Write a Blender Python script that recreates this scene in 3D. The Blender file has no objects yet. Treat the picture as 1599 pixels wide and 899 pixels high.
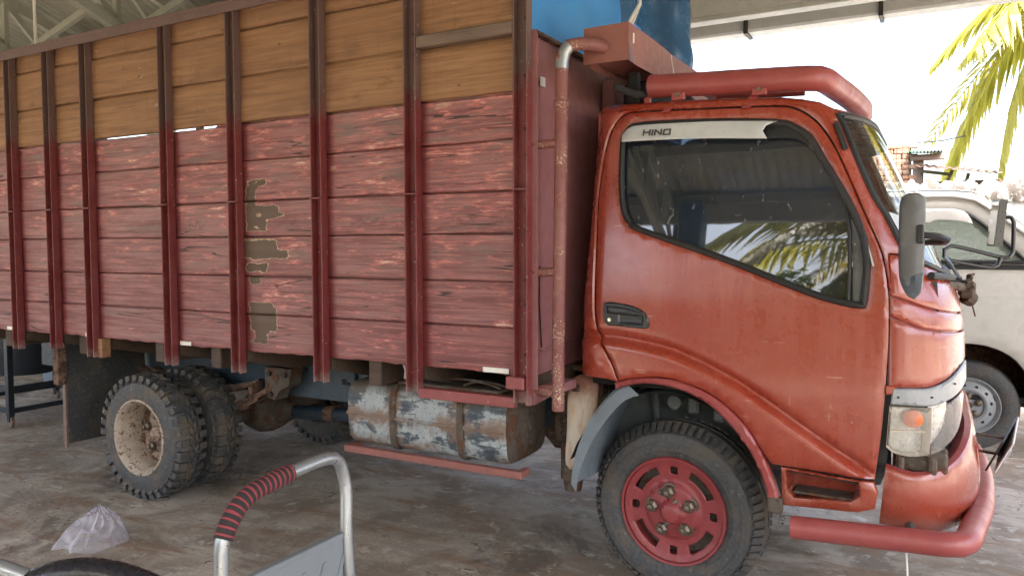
import bpy, bmesh, math, random
from mathutils import Vector, Matrix
from mathutils.geometry import delaunay_2d_cdt
R = math.radians
sc = bpy.context.scene
COL = sc.collection

# ------------------------------------------------------------------ camera
YAW, PITCH, ROLL = R(29.0), R(3.0), R(-0.12)
fw = Vector((-math.sin(YAW)*math.cos(PITCH), math.cos(YAW)*math.cos(PITCH), -math.sin(PITCH)))
rt = Vector((math.cos(YAW), math.sin(YAW), 0))
up = rt.cross(fw)
rt = rt*math.cos(ROLL) + up*math.sin(ROLL)
up = rt.cross(fw)
cam_data = bpy.data.cameras.new('camera')
cam = bpy.data.objects.new('camera', cam_data)
COL.objects.link(cam)
m = Matrix((rt, up, -fw)).transposed().to_4x4()
m.translation = Vector((0, 0, 1.53))
cam.matrix_world = m
cam_data.sensor_width = 36.0
cam_data.lens = 27.0
cam_data.clip_end = 2000
cam_data.clip_start = 0.05
sc.camera = cam

# ------------------------------------------------------------------ sky, sun, exposure
SUN_AZ, SUN_EL = R(150.0), R(60.0)          # azimuth from +Y towards +X
w = bpy.data.worlds.new('World'); sc.world = w; w.use_nodes = True
wn = w.node_tree; wn.nodes.clear()
sky = wn.nodes.new('ShaderNodeTexSky'); sky.sky_type = 'NISHITA'; sky.sun_disc = False
sky.sun_elevation = SUN_EL; sky.sun_rotation = SUN_AZ
sky.air_density = 1.0; sky.dust_density = 7.0; sky.ozone_density = .6
bg = wn.nodes.new('ShaderNodeBackground'); bg.inputs['Strength'].default_value = 0.15
wo = wn.nodes.new('ShaderNodeOutputWorld')
wn.links.new(sky.outputs[0], bg.inputs[0]); wn.links.new(bg.outputs[0], wo.inputs[0])
sun_d = bpy.data.lights.new('sun', 'SUN'); sun_d.energy = 3.4; sun_d.angle = R(0.53); sun_d.color = (1, .96, .88)
sun = bpy.data.objects.new('sun', sun_d); COL.objects.link(sun)
to_sun = Vector((math.sin(SUN_AZ)*math.cos(SUN_EL), math.cos(SUN_AZ)*math.cos(SUN_EL), math.sin(SUN_EL)))
sun.rotation_euler = to_sun.to_track_quat('Z', 'Y').to_euler()
sun.location = to_sun*60
vs = sc.view_settings
vs.view_transform = 'Standard'; vs.look = 'None'; vs.gamma = 1.0; vs.use_curve_mapping = False
vs.exposure = 3.15
cy = sc.cycles
cy.use_denoising = True
cy.max_bounces = 10; cy.diffuse_bounces = 6; cy.glossy_bounces = 5; cy.transparent_max_bounces = 16
cy.transmission_bounces = 6; cy.caustics_reflective = False; cy.caustics_refractive = False
cy.sample_clamp_indirect = 6.0

# ------------------------------------------------------------------ materials
MATS = {}
class NB:
    """small node builder"""
    def __init__(s, name):
        s.m = bpy.data.materials.new(name); s.m.use_nodes = True
        s.t = s.m.node_tree; s.t.nodes.clear()
        s.out = s.n('ShaderNodeOutputMaterial')
        MATS[name] = s.m
        s._tc = None
    def n(s, typ, **kw):
        x = s.t.nodes.new(typ)
        for k, v in kw.items(): setattr(x, k, v)
        return x
    def l(s, a, b): s.t.links.new(a, b)
    def put(s, sock, v):
        if isinstance(v, bpy.types.NodeSocket): s.l(v, sock)
        elif v is not None:
            if isinstance(v, tuple) and len(v) == 3 and sock.type == 'RGBA': v = (*v, 1)
            sock.default_value = v
    def co(s, scale=(1, 1, 1), which='Object', rnd=False):
        if not s._tc: s._tc = s.n('ShaderNodeTexCoord')
        src = s._tc.outputs[which]
        if rnd:
            oi = s.n('ShaderNodeObjectInfo'); a = s.n('ShaderNodeVectorMath', operation='MULTIPLY_ADD')
            c = s.n('ShaderNodeCombineXYZ')
            for i in range(3): s.l(oi.outputs['Random'], c.inputs[i])
            s.l(c.outputs[0], a.inputs[0]); a.inputs[1].default_value = (37, 17, 53); s.l(src, a.inputs[2]); src = a.outputs[0]
        mp = s.n('ShaderNodeVectorMath', operation='MULTIPLY'); s.l(src, mp.inputs[0]); mp.inputs[1].default_value = scale
        return mp.outputs[0]
    def noise(s, vec, scale=1.0, detail=5.0, rough=.55, dist=0.0):
        x = s.n('ShaderNodeTexNoise'); s.l(vec, x.inputs['Vector'])
        x.inputs['Scale'].default_value = scale; x.inputs['Detail'].default_value = detail
        x.inputs['Roughness'].default_value = rough; x.inputs['Distortion'].default_value = dist
        return x.outputs['Fac']
    def vor(s, vec, scale, feature='F1'):
        x = s.n('ShaderNodeTexVoronoi', feature=feature); s.l(vec, x.inputs['Vector']); x.inputs['Scale'].default_value = scale
        return x.outputs['Distance']
    def ramp(s, f, stops, interp='LINEAR'):
        x = s.n('ShaderNodeValToRGB'); s.l(f, x.inputs[0]); x.color_ramp.interpolation = interp
        e = x.color_ramp.elements
        while len(e) < len(stops): e.new(.5)
        for el, (p, c) in zip(e, stops):
            el.position = p; el.color = (c, c, c, 1) if not isinstance(c, tuple) else (*c, 1)
        return x.outputs[0]
    def mix(s, f, a, b, mode='MIX'):
        x = s.n('ShaderNodeMix', data_type='RGBA', blend_type=mode)
        s.put(x.inputs[0], f); s.put(x.inputs[6], a); s.put(x.inputs[7], b)
        return x.outputs[2]
    def math(s, op, a, b=None, c=None, clamp=False):
        x = s.n('ShaderNodeMath', operation=op, use_clamp=clamp)
        s.put(x.inputs[0], a)
        if b is not None: s.put(x.inputs[1], b)
        if c is not None: s.put(x.inputs[2], c)
        return x.outputs[0]
    def sep(s, vec):
        x = s.n('ShaderNodeSeparateXYZ'); s.l(vec, x.inputs[0]); return x.outputs
    def bump(s, h, strength=.3, dist=.01, prev=None):
        x = s.n('ShaderNodeBump'); s.l(h, x.inputs['Height']); x.inputs['Strength'].default_value = strength
        x.inputs['Distance'].default_value = dist
        if prev is not None: s.l(prev, x.inputs['Normal'])
        return x.outputs[0]
    def pbr(s, col, rough=.5, metal=0.0, nrm=None, **kw):
        p = s.n('ShaderNodeBsdfPrincipled'); s.put(p.inputs['Base Color'], col)
        s.put(p.inputs['Roughness'], rough); s.put(p.inputs['Metallic'], metal)
        if nrm is not None: s.l(nrm, p.inputs['Normal'])
        for k, v in kw.items(): s.put(p.inputs[k], v)
        s.l(p.outputs[0], s.out.inputs[0]); return p
    def attr(s, name):
        x = s.n('ShaderNodeAttribute', attribute_name=name); return x.outputs['Fac']

def worn_paint(name, base, faded, chip, rough=.4, fs=2.2, chips=.66, chipscale=45, coat=0.0, wear=.5, rust=(.09, .035, .018), rustlo=.70, bumps=.04, dirt=.35):
    b = NB(name); c = b.co()
    n1 = b.noise(c, fs, 5, .6); n2 = b.noise(c, fs*7, 4, .6); n3 = b.noise(c, chipscale, 3, .6)
    col = b.mix(b.ramp(n1, [(.35, 0.0), (.7, wear)]), base, faded)
    col = b.mix(b.ramp(n2, [(.45, 0.0), (.75, .35)]), col, tuple(x*.72 for x in base))
    big = b.noise(c, fs*1.7, 4, .6)
    chipm = b.math('MULTIPLY', b.ramp(n3, [(chips, 0.0), (chips+.03, 1.0)]), b.ramp(big, [(.5, 0.0), (.62, 1.0)]))
    col = b.mix(chipm, col, chip)
    st = b.noise(b.co((9, 9, 1.1)), 1.6, 4, .6)
    col = b.mix(b.ramp(st, [(.58, 0.0), (.8, dirt)]), col, tuple(.5*x+.05 for x in base))
    rn = b.noise(c, fs*2.3, 8, .72)
    rm = b.ramp(rn, [(rustlo, 0.0), (rustlo+.05, 1.0)])
    col = b.mix(rm, col, rust)
    rg = b.math('ADD', b.ramp(n2, [(.3, rough-.08), (.8, rough+.18)]), b.math('MULTIPLY', rm, .3))
    dents = b.bump(b.noise(c, 6, 2, .5), .08, .02)
    nr = b.bump(b.math('ADD', n3, b.math('MULTIPLY', rm, 1.5)), bumps*3, .002, dents)
    b.pbr(col, rg, 0, nr, **{'Coat Weight': coat, 'Coat Roughness': .25, 'Specular IOR Level': .5})
    return b.m

def cab_paint():
    b = NB('cab_paint'); c = b.co(); n1 = b.noise(c, 1.7, 5, .62, .3); n2 = b.noise(c, 13, 5, .65); n3 = b.noise(c, 70, 3, .6)
    col = b.mix(b.ramp(n1, [(.32, 0.0), (.68, 1.0)]), (.265, .031, .0125), (.30, .050, .026))
    col = b.mix(b.ramp(n2, [(.5, 0.0), (.72, .35)]), col, (.215, .022, .013))
    # chalky bloom with run marks where water ran down
    run = b.noise(b.co((13, 13, .9)), 1.5, 5, .62); zone = b.ramp(b.noise(c, 1.15, 3, .5), [(.50, 0.0), (.70, 1.0)])
    ch = b.math('MULTIPLY', b.ramp(run, [(.42, 0.0), (.70, .6)]), zone)
    col = b.mix(ch, col, (.46, .16, .125))
    sm = b.ramp(b.noise(b.co((3, 3, 5)), 1.6, 6, .7), [(.56, 0.0), (.74, .45)])
    col = b.mix(sm, col, (.43, .125, .095))
    for sc_, off_ in (((7, 7, 75), .0), ((60, 60, 9), 3.0)):
        v_ = b.n('ShaderNodeVectorMath', operation='ADD'); b.l(b.co(sc_), v_.inputs[0]); v_.inputs[1].default_value = (off_, 2*off_, off_)
        s_ = b.ramp(b.noise(v_.outputs[0], 1.0, 2, .5), [(.735, 0.0), (.765, .65)])
        col = b.mix(s_, col, (.52, .30, .25))
    chip = b.math('MULTIPLY', b.ramp(n3, [(.69, 0.0), (.72, .9)]), b.ramp(b.noise(c, 3.1, 4, .65), [(.56, 0.0), (.64, 1.0)]))
    col = b.mix(chip, col, (.58, .42, .33))
    dk = b.ramp(b.noise(c, 95, 3, .6), [(.70, 0.0), (.73, .9)])
    col = b.mix(b.math('MULTIPLY', dk, b.ramp(n1, [(.5, 0.0), (.6, 1.0)])), col, (.06, .025, .02))
    x = b.sep(c); lowd = b.ramp(b.math('ADD', x[2], b.math('MULTIPLY', n2, .25)), [(.62, .55), (.86, 0.0)])
    col = b.mix(b.math('MULTIPLY', lowd, b.ramp(n1, [(.35, .3), (.65, 1.0)])), col, (.20, .10, .075))
    rg = b.math('ADD', b.ramp(n2, [(.3, .20), (.75, .36)]), b.math('MULTIPLY', b.math('ADD', ch, sm), .20))
    dents = b.bump(b.noise(c, 3.2, 2, .5), .08, .02)
    b.pbr(col, rg, 0, b.bump(b.math('ADD', n3, b.math('MULTIPLY', chip, -2.0)), .06, .002, dents), **{'Coat Weight': .6, 'Coat Roughness': .18, 'Specular IOR Level': .55})
cab_paint()
worn_paint('rail_paint', (.225, .048, .050), (.29, .088, .088), (.5, .4, .34), .5, 4.0, .66, 80, 0, .8, rustlo=.68)
worn_paint('bar_paint', (.265, .046, .044), (.34, .088, .085), (.60, .46, .38), .40, 3.0, .69, 80, .15, .8, rustlo=.74)
worn_paint('sheet_paint', (.28, .115, .122), (.33, .165, .175), (.45, .38, .32), .55, 2.4, .72, 40, 0, .7, rustlo=.72)
worn_paint('pipe_paint', (.19, .062, .058), (.24, .11, .10), (.50, .42, .28), .55, 5.0, .555, 110, 0, .7, rustlo=.68, bumps=.1)
worn_paint('rim_red', (.235, .032, .037), (.30, .072, .075), (.30, .22, .18), .42, 6.0, .72, 90, .05, .5, rustlo=.76)
worn_paint('rim_white', (.33, .27, .21), (.48, .42, .35), (.15, .07, .03), .6, 9.0, .53, 60, 0, .9, rust=(.11, .045, .02), rustlo=.56, bumps=.12)
worn_paint('rim_disc', (.26, .19, .14), (.36, .28, .22), (.10, .05, .03), .7, 9.0, .50, 60, 0, .9, rust=(.085, .04, .022), rustlo=.50, bumps=.2)
worn_paint('box_paint', (.235, .085, .07), (.28, .12, .105), (.6, .5, .45), .55, 4.0, .74, 50, 0, .7, rustlo=.66)
worn_paint('van_white', (.56, .56, .535), (.60, .60, .58), (.55, .52, .48), .32, 1.5, .8, 50, .3, .4, rust=(.22, .13, .07), rustlo=.83, dirt=.1)
worn_paint('chassis_navy', (.022, .04, .06), (.05, .07, .09), (.25, .24, .22), .5, 4.0, .70, 40, 0, .6, rust=(.10, .06, .035), rustlo=.58)
worn_paint('rack_navy', (.012, .018, .028), (.03, .04, .05), (.2, .2, .2), .4, 4.0, .75, 60, 0, .5, rustlo=.8)
worn_paint('trim_grey', (.25, .275, .30), (.31, .33, .35), (.2, .19, .17), .3, 5.0, .75, 60, .1, .5, rustlo=.82)
worn_paint('silver', (.50, .53, .55), (.58, .60, .61), (.25, .24, .22), .32, 5.0, .75, 60, .1, .5, rustlo=.84)
worn_paint('steel_roof', (.29, .29, .245), (.36, .36, .31), (.3, .3, .27), .6, 1.5, .8, 30, 0, .7, rust=(.14, .09, .05), rustlo=.80)
worn_paint('beam_grey', (.42, .43, .42), (.5, .5, .48), (.3, .28, .25), .6, 2.0, .78, 40, 0, .6, rust=(.2, .13, .09), rustlo=.82)
worn_paint('column_blue', (.05, .12, .24), (.10, .18, .30), (.3, .3, .3), .5, 2.0, .72, 30, 0, .6, rustlo=.82)
worn_paint('green_tin', (.05, .15, .09), (.10, .2, .14), (.3, .3, .28), .55, 2.0, .7, 30, 0, .6, rustlo=.66)
worn_paint('rust_tin', (.13, .075, .05), (.2, .13, .10), (.3, .28, .26), .7, 3.0, .6, 30, 0, .8, rustlo=.5)
worn_paint('mud_metal', (.075, .06, .048), (.14, .11, .085), (.2, .18, .15), .8, 6.0, .6, 30, 0, .9, rust=(.12, .055, .03), rustlo=.52, bumps=.3)
worn_paint('spring_rust', (.12, .065, .042), (.19, .11, .075), (.26, .2, .15), .85, 8.0, .6, 40, 0, .9, rust=(.06, .035, .024), rustlo=.5, bumps=.3)
worn_paint('guard_grey', (.13, .165, .20), (.19, .22, .25), (.28, .16, .14), .5, 3.5, .72, 40, 0, .7, rust=(.2, .15, .12), rustlo=.74)
worn_paint('liner_grey', (.07, .085, .092), (.12, .13, .135), (.16, .14, .11), .7, 4.0, .6, 40, 0, .8, rust=(.13, .105, .08), rustlo=.6)
worn_paint('white_tape', (.75, .74, .70), (.8, .8, .78), (.4, .36, .32), .5, 5.0, .7, 60, 0, .5, rustlo=.85)
worn_paint('mirror_back', (.085, .09, .095), (.15, .155, .16), (.3, .3, .3), .5, 5.0, .68, 60, 0, .8, rust=(.05, .05, .055), rustlo=.7)
worn_paint('mirror_navy', (.02, .035, .055), (.05, .06, .08), (.3, .3, .3), .4, 5.0, .72, 60, 0, .6, rustlo=.85)

def post_mat():
    b = NB('post_paint'); c = b.co(); x = b.sep(c)
    n = b.noise(c, 7, 5, .65); n2 = b.noise(c, 40, 4, .6)
    red = b.mix(b.ramp(n, [(.35, 0.0), (.7, .8)]), (.135, .018, .020), (.20, .055, .055))
    brown = b.mix(n, (.085, .045, .040), (.165, .105, .098))
    zz = b.math('ADD', x[2], b.math('MULTIPLY', b.math('SUBTRACT', n, .5), .35))
    col = b.mix(b.ramp(b.math('DIVIDE', zz, 3.0), [(.715, 0.0), (.755, 1.0)]), red, brown)
    low = b.ramp(b.math('ADD', x[2], b.math('MULTIPLY', n2, .12)), [(.93, 1.0), (.99, 0.0)])
    col = b.mix(b.math('MULTIPLY', low, .7), col, (.27, .21, .19))
    cm = b.ramp(b.noise(c, 55, 3, .6), [(.68, 0.0), (.71, .8)])
    col = b.mix(cm, col, (.4, .33, .28))
    rm = b.ramp(b.noise(c, 12, 8, .7), [(.63, 0.0), (.7, .85)])
    col = b.mix(rm, col, (.085, .042, .028))
    b.pbr(col, b.ramp(n2, [(.3, .42), (.8, .68)]), 0, b.bump(b.math('ADD', n2, rm), .2, .003))
post_mat()

def plank_red():
    b = NB('plank_red')
    g = b.co((1.4, 30, 34), rnd=True)       # grain runs along the board
    c = b.co((1, 1, 1), rnd=True); pos = b.co()
    grain = b.noise(g, 1.5, 7, .65); fine = b.noise(b.co((5, 90, 150), rnd=True), 1.0, 4, .6)
    big = b.noise(b.co((1.3, 2, 3.2), rnd=True), 1.0, 4, .6)
    oi = b.n('ShaderNodeObjectInfo').outputs['Random']
    col = b.mix(b.ramp(big, [(.3, 0.0), (.72, 1.0)]), (.22, .054, .058), (.315, .160, .158))
    col = b.mix(b.math('MULTIPLY', oi, .35), col, (.20, .088, .085))
    col = b.mix(b.ramp(grain, [(.38, .65), (.55, 0.0)]), col, (.13, .038, .04))
    str_ = b.noise(b.co((2.6, 60, 95), rnd=True), 1.0, 6, .78)
    col = b.mix(b.ramp(str_, [(.33, .75), (.48, 0.0)]), col, (.11, .036, .038))
    col = b.mix(b.ramp(str_, [(.53, 0.0), (.70, .75)]), col, (.41, .20, .19))
    # paint worn through along the grain: pink scuffs, then bare pale wood
    pos = b.co(); hi = b.math('MULTIPLY', b.math('SUBTRACT', b.sep(pos)[2], 1.35), 0.05)
    pe = b.noise(b.co((5.5, 30, 36), rnd=True), 1.3, 7, .72)
    zone = b.ramp(b.noise(b.co((1.4, 1, 3.2), rnd=True), 1.3, 4, .6), [(.47, -.17), (.66, .10)])
    pk = b.math('ADD', b.math('ADD', pe, zone), b.math('ADD', hi, b.math('MULTIPLY', b.math('ADD', b.sep(pos)[0], 3.3), .018)))
    col = b.mix(b.ramp(pk, [(.57, 0.0), (.65, .8)]), col, (.45, .13, .12))
    col = b.mix(b.ramp(pk, [(.645, 0.0), (.70, .75)]), col, (.52, .30, .265))
    col = b.mix(b.ramp(pk, [(.71, 0.0), (.735, .9)]), col, (.58, .48, .35))
    gw = b.noise(b.co((2.0, 14, 15), rnd=True), 1.1, 6, .72)
    col = b.mix(b.ramp(b.math('ADD', gw, b.math('MULTIPLY', hi, 1.6)), [(.57, 0.0), (.69, .8)]), col, (.165, .11, .105))
    col = b.mix(b.ramp(b.noise(b.co((9, 40, 60), rnd=True), 1.2, 4, .6), [(.66, 0.0), (.70, .7)]), col, (.07, .03, .03))
    # long drying cracks that follow the grain
    cv = b.co((.42, 3, 11), rnd=True)
    cr = b.noise(cv, 1.0, 2.6, .5)
    crm = b.math('COMPARE', cr, .5, .0042)
    crm = b.math('MULTIPLY', crm, b.ramp(b.noise(b.co((1.1, 1, 3), rnd=True), 1.4, 2, .5), [(.47, 0.0), (.52, 1.0)]))
    col = b.mix(b.math('MULTIPLY', crm, .9), col, (.03, .012, .012))
    # fresh red overspray beside each post
    sp = b.attr('spray'); spn = b.math('ADD', sp, b.math('MULTIPLY', b.math('SUBTRACT', b.noise(c, 40, 3, .6), .5), .5))
    col = b.mix(b.ramp(spn, [(.25, 0.0), (.8, .85)]), col, (.125, .014, .017))
    # the old dark emblem that flaked away between two posts
    pm = b.attr('patch'); en = b.noise(b.co((11, 1, 26)), 1.0, 8, .72)
    en2 = b.math('ADD', b.math('MULTIPLY', b.math('SUBTRACT', en, .5), 1.05), pm)
    sg = b.attr('smudge'); sn = b.math('MULTIPLY', sg, b.ramp(b.noise(b.co((26, 1, 34)), 1.0, 4, .65), [(.45, 0.0), (.52, 1.0)]))
    col = b.mix(b.math('MULTIPLY', sn, .8), col, (.11, .035, .045))
    col = b.mix(b.ramp(en2, [(.53, 0.0), (.545, .9), (.575, .9), (.59, 0.0)]), col, (.52, .43, .28))
    col = b.mix(b.ramp(en2, [(.575, 0.0), (.59, 1.0)]), col, b.mix(grain, (.062, .036, .023), (.115, .070, .045)))
    h = b.math('ADD', b.math('MULTIPLY', grain, .8), b.math('MULTIPLY', fine, .35))
    h = b.math('SUBTRACT', h, b.math('MULTIPLY', crm, 1.5))
    b.pbr(col, b.ramp(grain, [(.3, .62), (.7, .46)]), 0, b.bump(h, .42, .004), **{'Specular IOR Level': .5})
plank_red()

def plank_bare(name, c1, c2, c3):
    b = NB(name)
    grain = b.noise(b.co((1.1, 26, 26), rnd=True), 1.6, 7, .62, .6)
    fine = b.noise(b.co((3, 110, 190), rnd=True), 1.0, 4, .6)
    big = b.noise(b.co((1.6, 2, 3), rnd=True), 1.1, 4, .6)
    oi = b.n('ShaderNodeObjectInfo').outputs['Random']
    col = b.mix(b.ramp(grain, [(.3, 0.0), (.7, 1.0)]), c1, c2)
    col = b.mix(b.ramp(big, [(.45, 0.0), (.75, .75)]), col, c3)
    col = b.mix(b.math('MULTIPLY', oi, .6), col, c3)
    col = b.mix(b.ramp(b.noise(b.co((2.2, 40, 55), rnd=True), 1.0, 5, .7), [(.32, .6), (.5, 0.0)]), col, tuple(x*.6 for x in c1))
    col = b.mix(b.ramp(b.noise(b.co((4.5, 9, 9), rnd=True), 1.0, 5, .65), [(.60, 0.0), (.72, .5)]), col, tuple(x*.42 for x in c1))
    col = b.mix(b.ramp(fine, [(.30, .5), (.45, 0.0)]), col, tuple(x*.5 for x in c1))
    kn = b.vor(b.co((2.3, 1, 5), rnd=True), 1.5)
    col = b.mix(b.ramp(kn, [(.02, .85), (.06, 0.0)]), col, tuple(x*.35 for x in c1))
    sc_ = b.ramp(b.noise(b.co((7, 30, 26), rnd=True), 1.3, 5, .65), [(.66, 0.0), (.72, .6)])
    col = b.mix(sc_, col, (.45, .36, .27))
    drip = b.noise(b.co((22, 22, 1.2), rnd=True), 1.0, 3, .6)
    col = b.mix(b.ramp(drip, [(.6, 0.0), (.8, .4)]), col, tuple(x*.5 for x in c1))
    b.pbr(col, .68, 0, b.bump(b.math('ADD', grain, b.math('MULTIPLY', fine, .5)), .35, .003))
plank_bare('plank_bare', (.215, .106, .050), (.40, .228, .118), (.185, .086, .046))
plank_bare('wood_grey', (.13, .092, .075), (.21, .16, .135), (.16, .10, .08))
plank_bare('wood_dark', (.07, .045, .032), (.12, .08, .055), (.05, .032, .024))

def simple(name, col, rough=.5, metal=0.0, var=.25, scale=8.0, bump=.1, **kw):
    b = NB(name); c = b.co(); n = b.noise(c, scale, 5, .6); n2 = b.noise(c, scale*6, 3, .6)
    cc = b.mix(n, tuple(x*(1-var) for x in col), tuple(min(1, x*(1+var)) for x in col))
    b.pbr(cc, b.ramp(n2, [(.3, max(.02, rough-.1)), (.8, min(1, rough+.12))]), metal, b.bump(n2, bump, .003), **kw)
simple('black_rubber', (.012, .013, .014), .55)
simple('black_plastic', (.018, .02, .023), .35, var=.3)
simple('grip_black', (.014, .014, .02), .28, var=.3, scale=12, bump=.25)
simple('dark_void', (.012, .011, .011), .9)
simple('seat_cloth', (.035, .035, .04), .9, scale=20)
simple('dash', (.05, .05, .052), .7)
simple('galv', (.30, .325, .35), .36, .65, var=.12, scale=12, bump=.015)
simple('grey_board', (.17, .195, .215), .5, var=.12, scale=5)
simple('bolt_dark', (.035, .028, .025), .6, .4)
simple('nut_steel', (.16, .135, .105), .5, .6, var=.4, scale=40)
simple('foam_black', (.022, .016, .018), .85, scale=60, bump=.3)
simple('foam_red', (.23, .035, .045), .8, scale=60, bump=.3)
simple('chrome_lamp', (.7, .71, .72), .15, 1.0, var=.05)
simple('white_wire', (.62, .6, .56), .5)
simple('text_dark', (.055, .06, .062), .5)
simple('orange_bulb', (.75, .16, .035), .25, var=.2, scale=60)
simple('plastic_white', (.66, .58, .46), .5, var=.15, scale=5)
simple('plaster', (.36, .35, .33), .85, var=.25, scale=3)
simple('wall_brown', (.14, .115, .095), .9, var=.4, scale=2.5)
simple('plate_white', (.62, .64, .68), .4)
simple('plate_black', (.02, .02, .022), .4)
simple('sticker', (.5, .55, .6), .4)
def tarp_lit():  # single layer: backlight put into the brighter blue, besides the translucency
    b = NB('tarp_lit'); c = b.co(); n = b.noise(c, 3, 4, .6); n2 = b.noise(b.co((9, 9, 2)), 1.4, 4, .6)
    col = b.mix(n, (.075, .36, .90), (.10, .42, .95)); col = b.mix(b.ramp(n2, [(.6, 0.0), (.8, .4)]), col, (.25, .42, .60))
    p = b.n('ShaderNodeBsdfPrincipled'); b.l(col, p.inputs['Base Color']); p.inputs['Roughness'].default_value = .4
    t = b.n('ShaderNodeBsdfTranslucent'); b.l(col, t.inputs[0]); mx = b.n('ShaderNodeMixShader'); mx.inputs[0].default_value = .45
    b.l(p.outputs[0], mx.inputs[1]); b.l(t.outputs[0], mx.inputs[2]); b.l(mx.outputs[0], b.out.inputs[0])
tarp_lit()
simple('tarp_shaded', (.025, .085, .19), .25, var=.5, scale=3, bump=.05)  # same tarpaulin, shade of the bunched folds put into a darker blue
simple('trunk', (.17, .135, .10), .9, var=.35, scale=10, bump=.6)

def tyre_mat(name, mud):
    b = NB(name); c = b.co(); n = b.noise(c, 9, 6, .68); n2 = b.noise(c, 60, 4, .6)
    col = b.mix(b.ramp(n2, [(.3, 0.0), (.75, 1.0)]), (.032, .034, .037), (.08, .083, .088))
    col = b.mix(b.ramp(n, [(.47, 0.0), (.63, mud)]), col, (.13, .105, .08))
    sp = b.ramp(b.noise(c, 34, 5, .65), [(.62, 0.0), (.66, mud)])
    col = b.mix(sp, col, (.19, .165, .13))
    b.pbr(col, b.ramp(n, [(.4, .55), (.65, .9)]), 0, b.bump(b.math('ADD', n2, sp), .3, .004))
tyre_mat('tyre_rubber', .55); tyre_mat('tyre_muddy', .85); tyre_mat('tyre_van', .45)

def tank_mat():
    b = NB('tank_paint'); c = b.co(); n = b.noise(c, 4.2, 7, .68, .8); n2 = b.noise(c, 2.6, 6, .66, .5); n3 = b.noise(c, 30, 5, .7); n4 = b.noise(b.co((5, 5, 24)), 1.3, 6, .72, .5)
    x = b.sep(c); z = x[2]
    col = b.mix(n3, (.27, .31, .33), (.40, .44, .45))
    col = b.mix(b.ramp(b.noise(c, 9, 5, .65), [(.45, 0.0), (.7, .6)]), col, (.20, .235, .25))
    # navy showing through in scrapes and flakes
    m = b.math('ADD', b.math('MULTIPLY', n, .6), b.math('MULTIPLY', n4, .4))
    col = b.mix(b.ramp(m, [(.485, 0.0), (.51, .8), (.56, 1.0)]), col, b.mix(n3, (.02, .034, .052), (.05, .07, .09)))
    col = b.mix(b.ramp(b.noise(c, 75, 4, .7), [(.60, 0.0), (.65, .85)]), col, (.03, .042, .06))
    # rust bleeding from the straps, the seam and the bottom edge
    d1 = b.math('ABSOLUTE', b.math('ADD', x[0], 2.335)); d2 = b.math('ABSOLUTE', b.math('ADD', x[0], 1.94)); d3 = b.math('ABSOLUTE', b.math('SUBTRACT', z, .69)); d4 = b.math('ABSOLUTE', b.math('SUBTRACT', z, .53))
    near = b.math('MINIMUM', b.math('MINIMUM', d1, d2), b.math('MINIMUM', b.math('MULTIPLY', d3, 1.4), b.math('MULTIPLY', d4, 1.2)))
    rm = b.math('SUBTRACT', b.math('ADD', n2, b.math('MULTIPLY', n3, .25)), b.math('MULTIPLY', near, 1.9))
    col = b.mix(b.ramp(rm, [(.52, 0.0), (.62, .9)]), col, b.mix(n3, (.13, .075, .05), (.24, .16, .115)))
    dr = b.noise(b.co((26, 26, 2.0)), 1.0, 4, .6)
    col = b.mix(b.ramp(dr, [(.56, 0.0), (.76, .6)]), col, (.12, .095, .078))
    top = b.ramp(b.math('ADD', z, b.math('MULTIPLY', b.math('SUBTRACT', n, .5), .16)), [(.785, 0.0), (.84, .95)])
    col = b.mix(top, col, b.mix(n3, (.075, .06, .048), (.14, .115, .092)))
    b.pbr(col, b.ramp(n3, [(.3, .45), (.8, .8)]), 0, b.bump(b.math('ADD', n3, n), .3, .004))
tank_mat()

def jerry_mat():
    b = NB('jerry_plastic'); c = b.co(); n = b.noise(b.co((14, 14, 3)), 1.2, 5, .6); n2 = b.noise(c, 14, 5, .65)
    z = b.sep(c)[2]
    col = b.mix(n, (.62, .55, .45), (.68, .62, .54))
    col = b.mix(b.ramp(n, [(.48, 0.0), (.66, .85)]), col, (.46, .22, .09))
    col = b.mix(b.ramp(b.math('ADD', z, b.math('MULTIPLY', n2, .14)), [(.88, 0.0), (.97, .9)]), col, (.24, .085, .055))
    b.pbr(col, .5, 0, b.bump(n2, .2, .003), **{'Subsurface Weight': .15, 'Subsurface Radius': (.02, .015, .01)})
jerry_mat()

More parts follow.
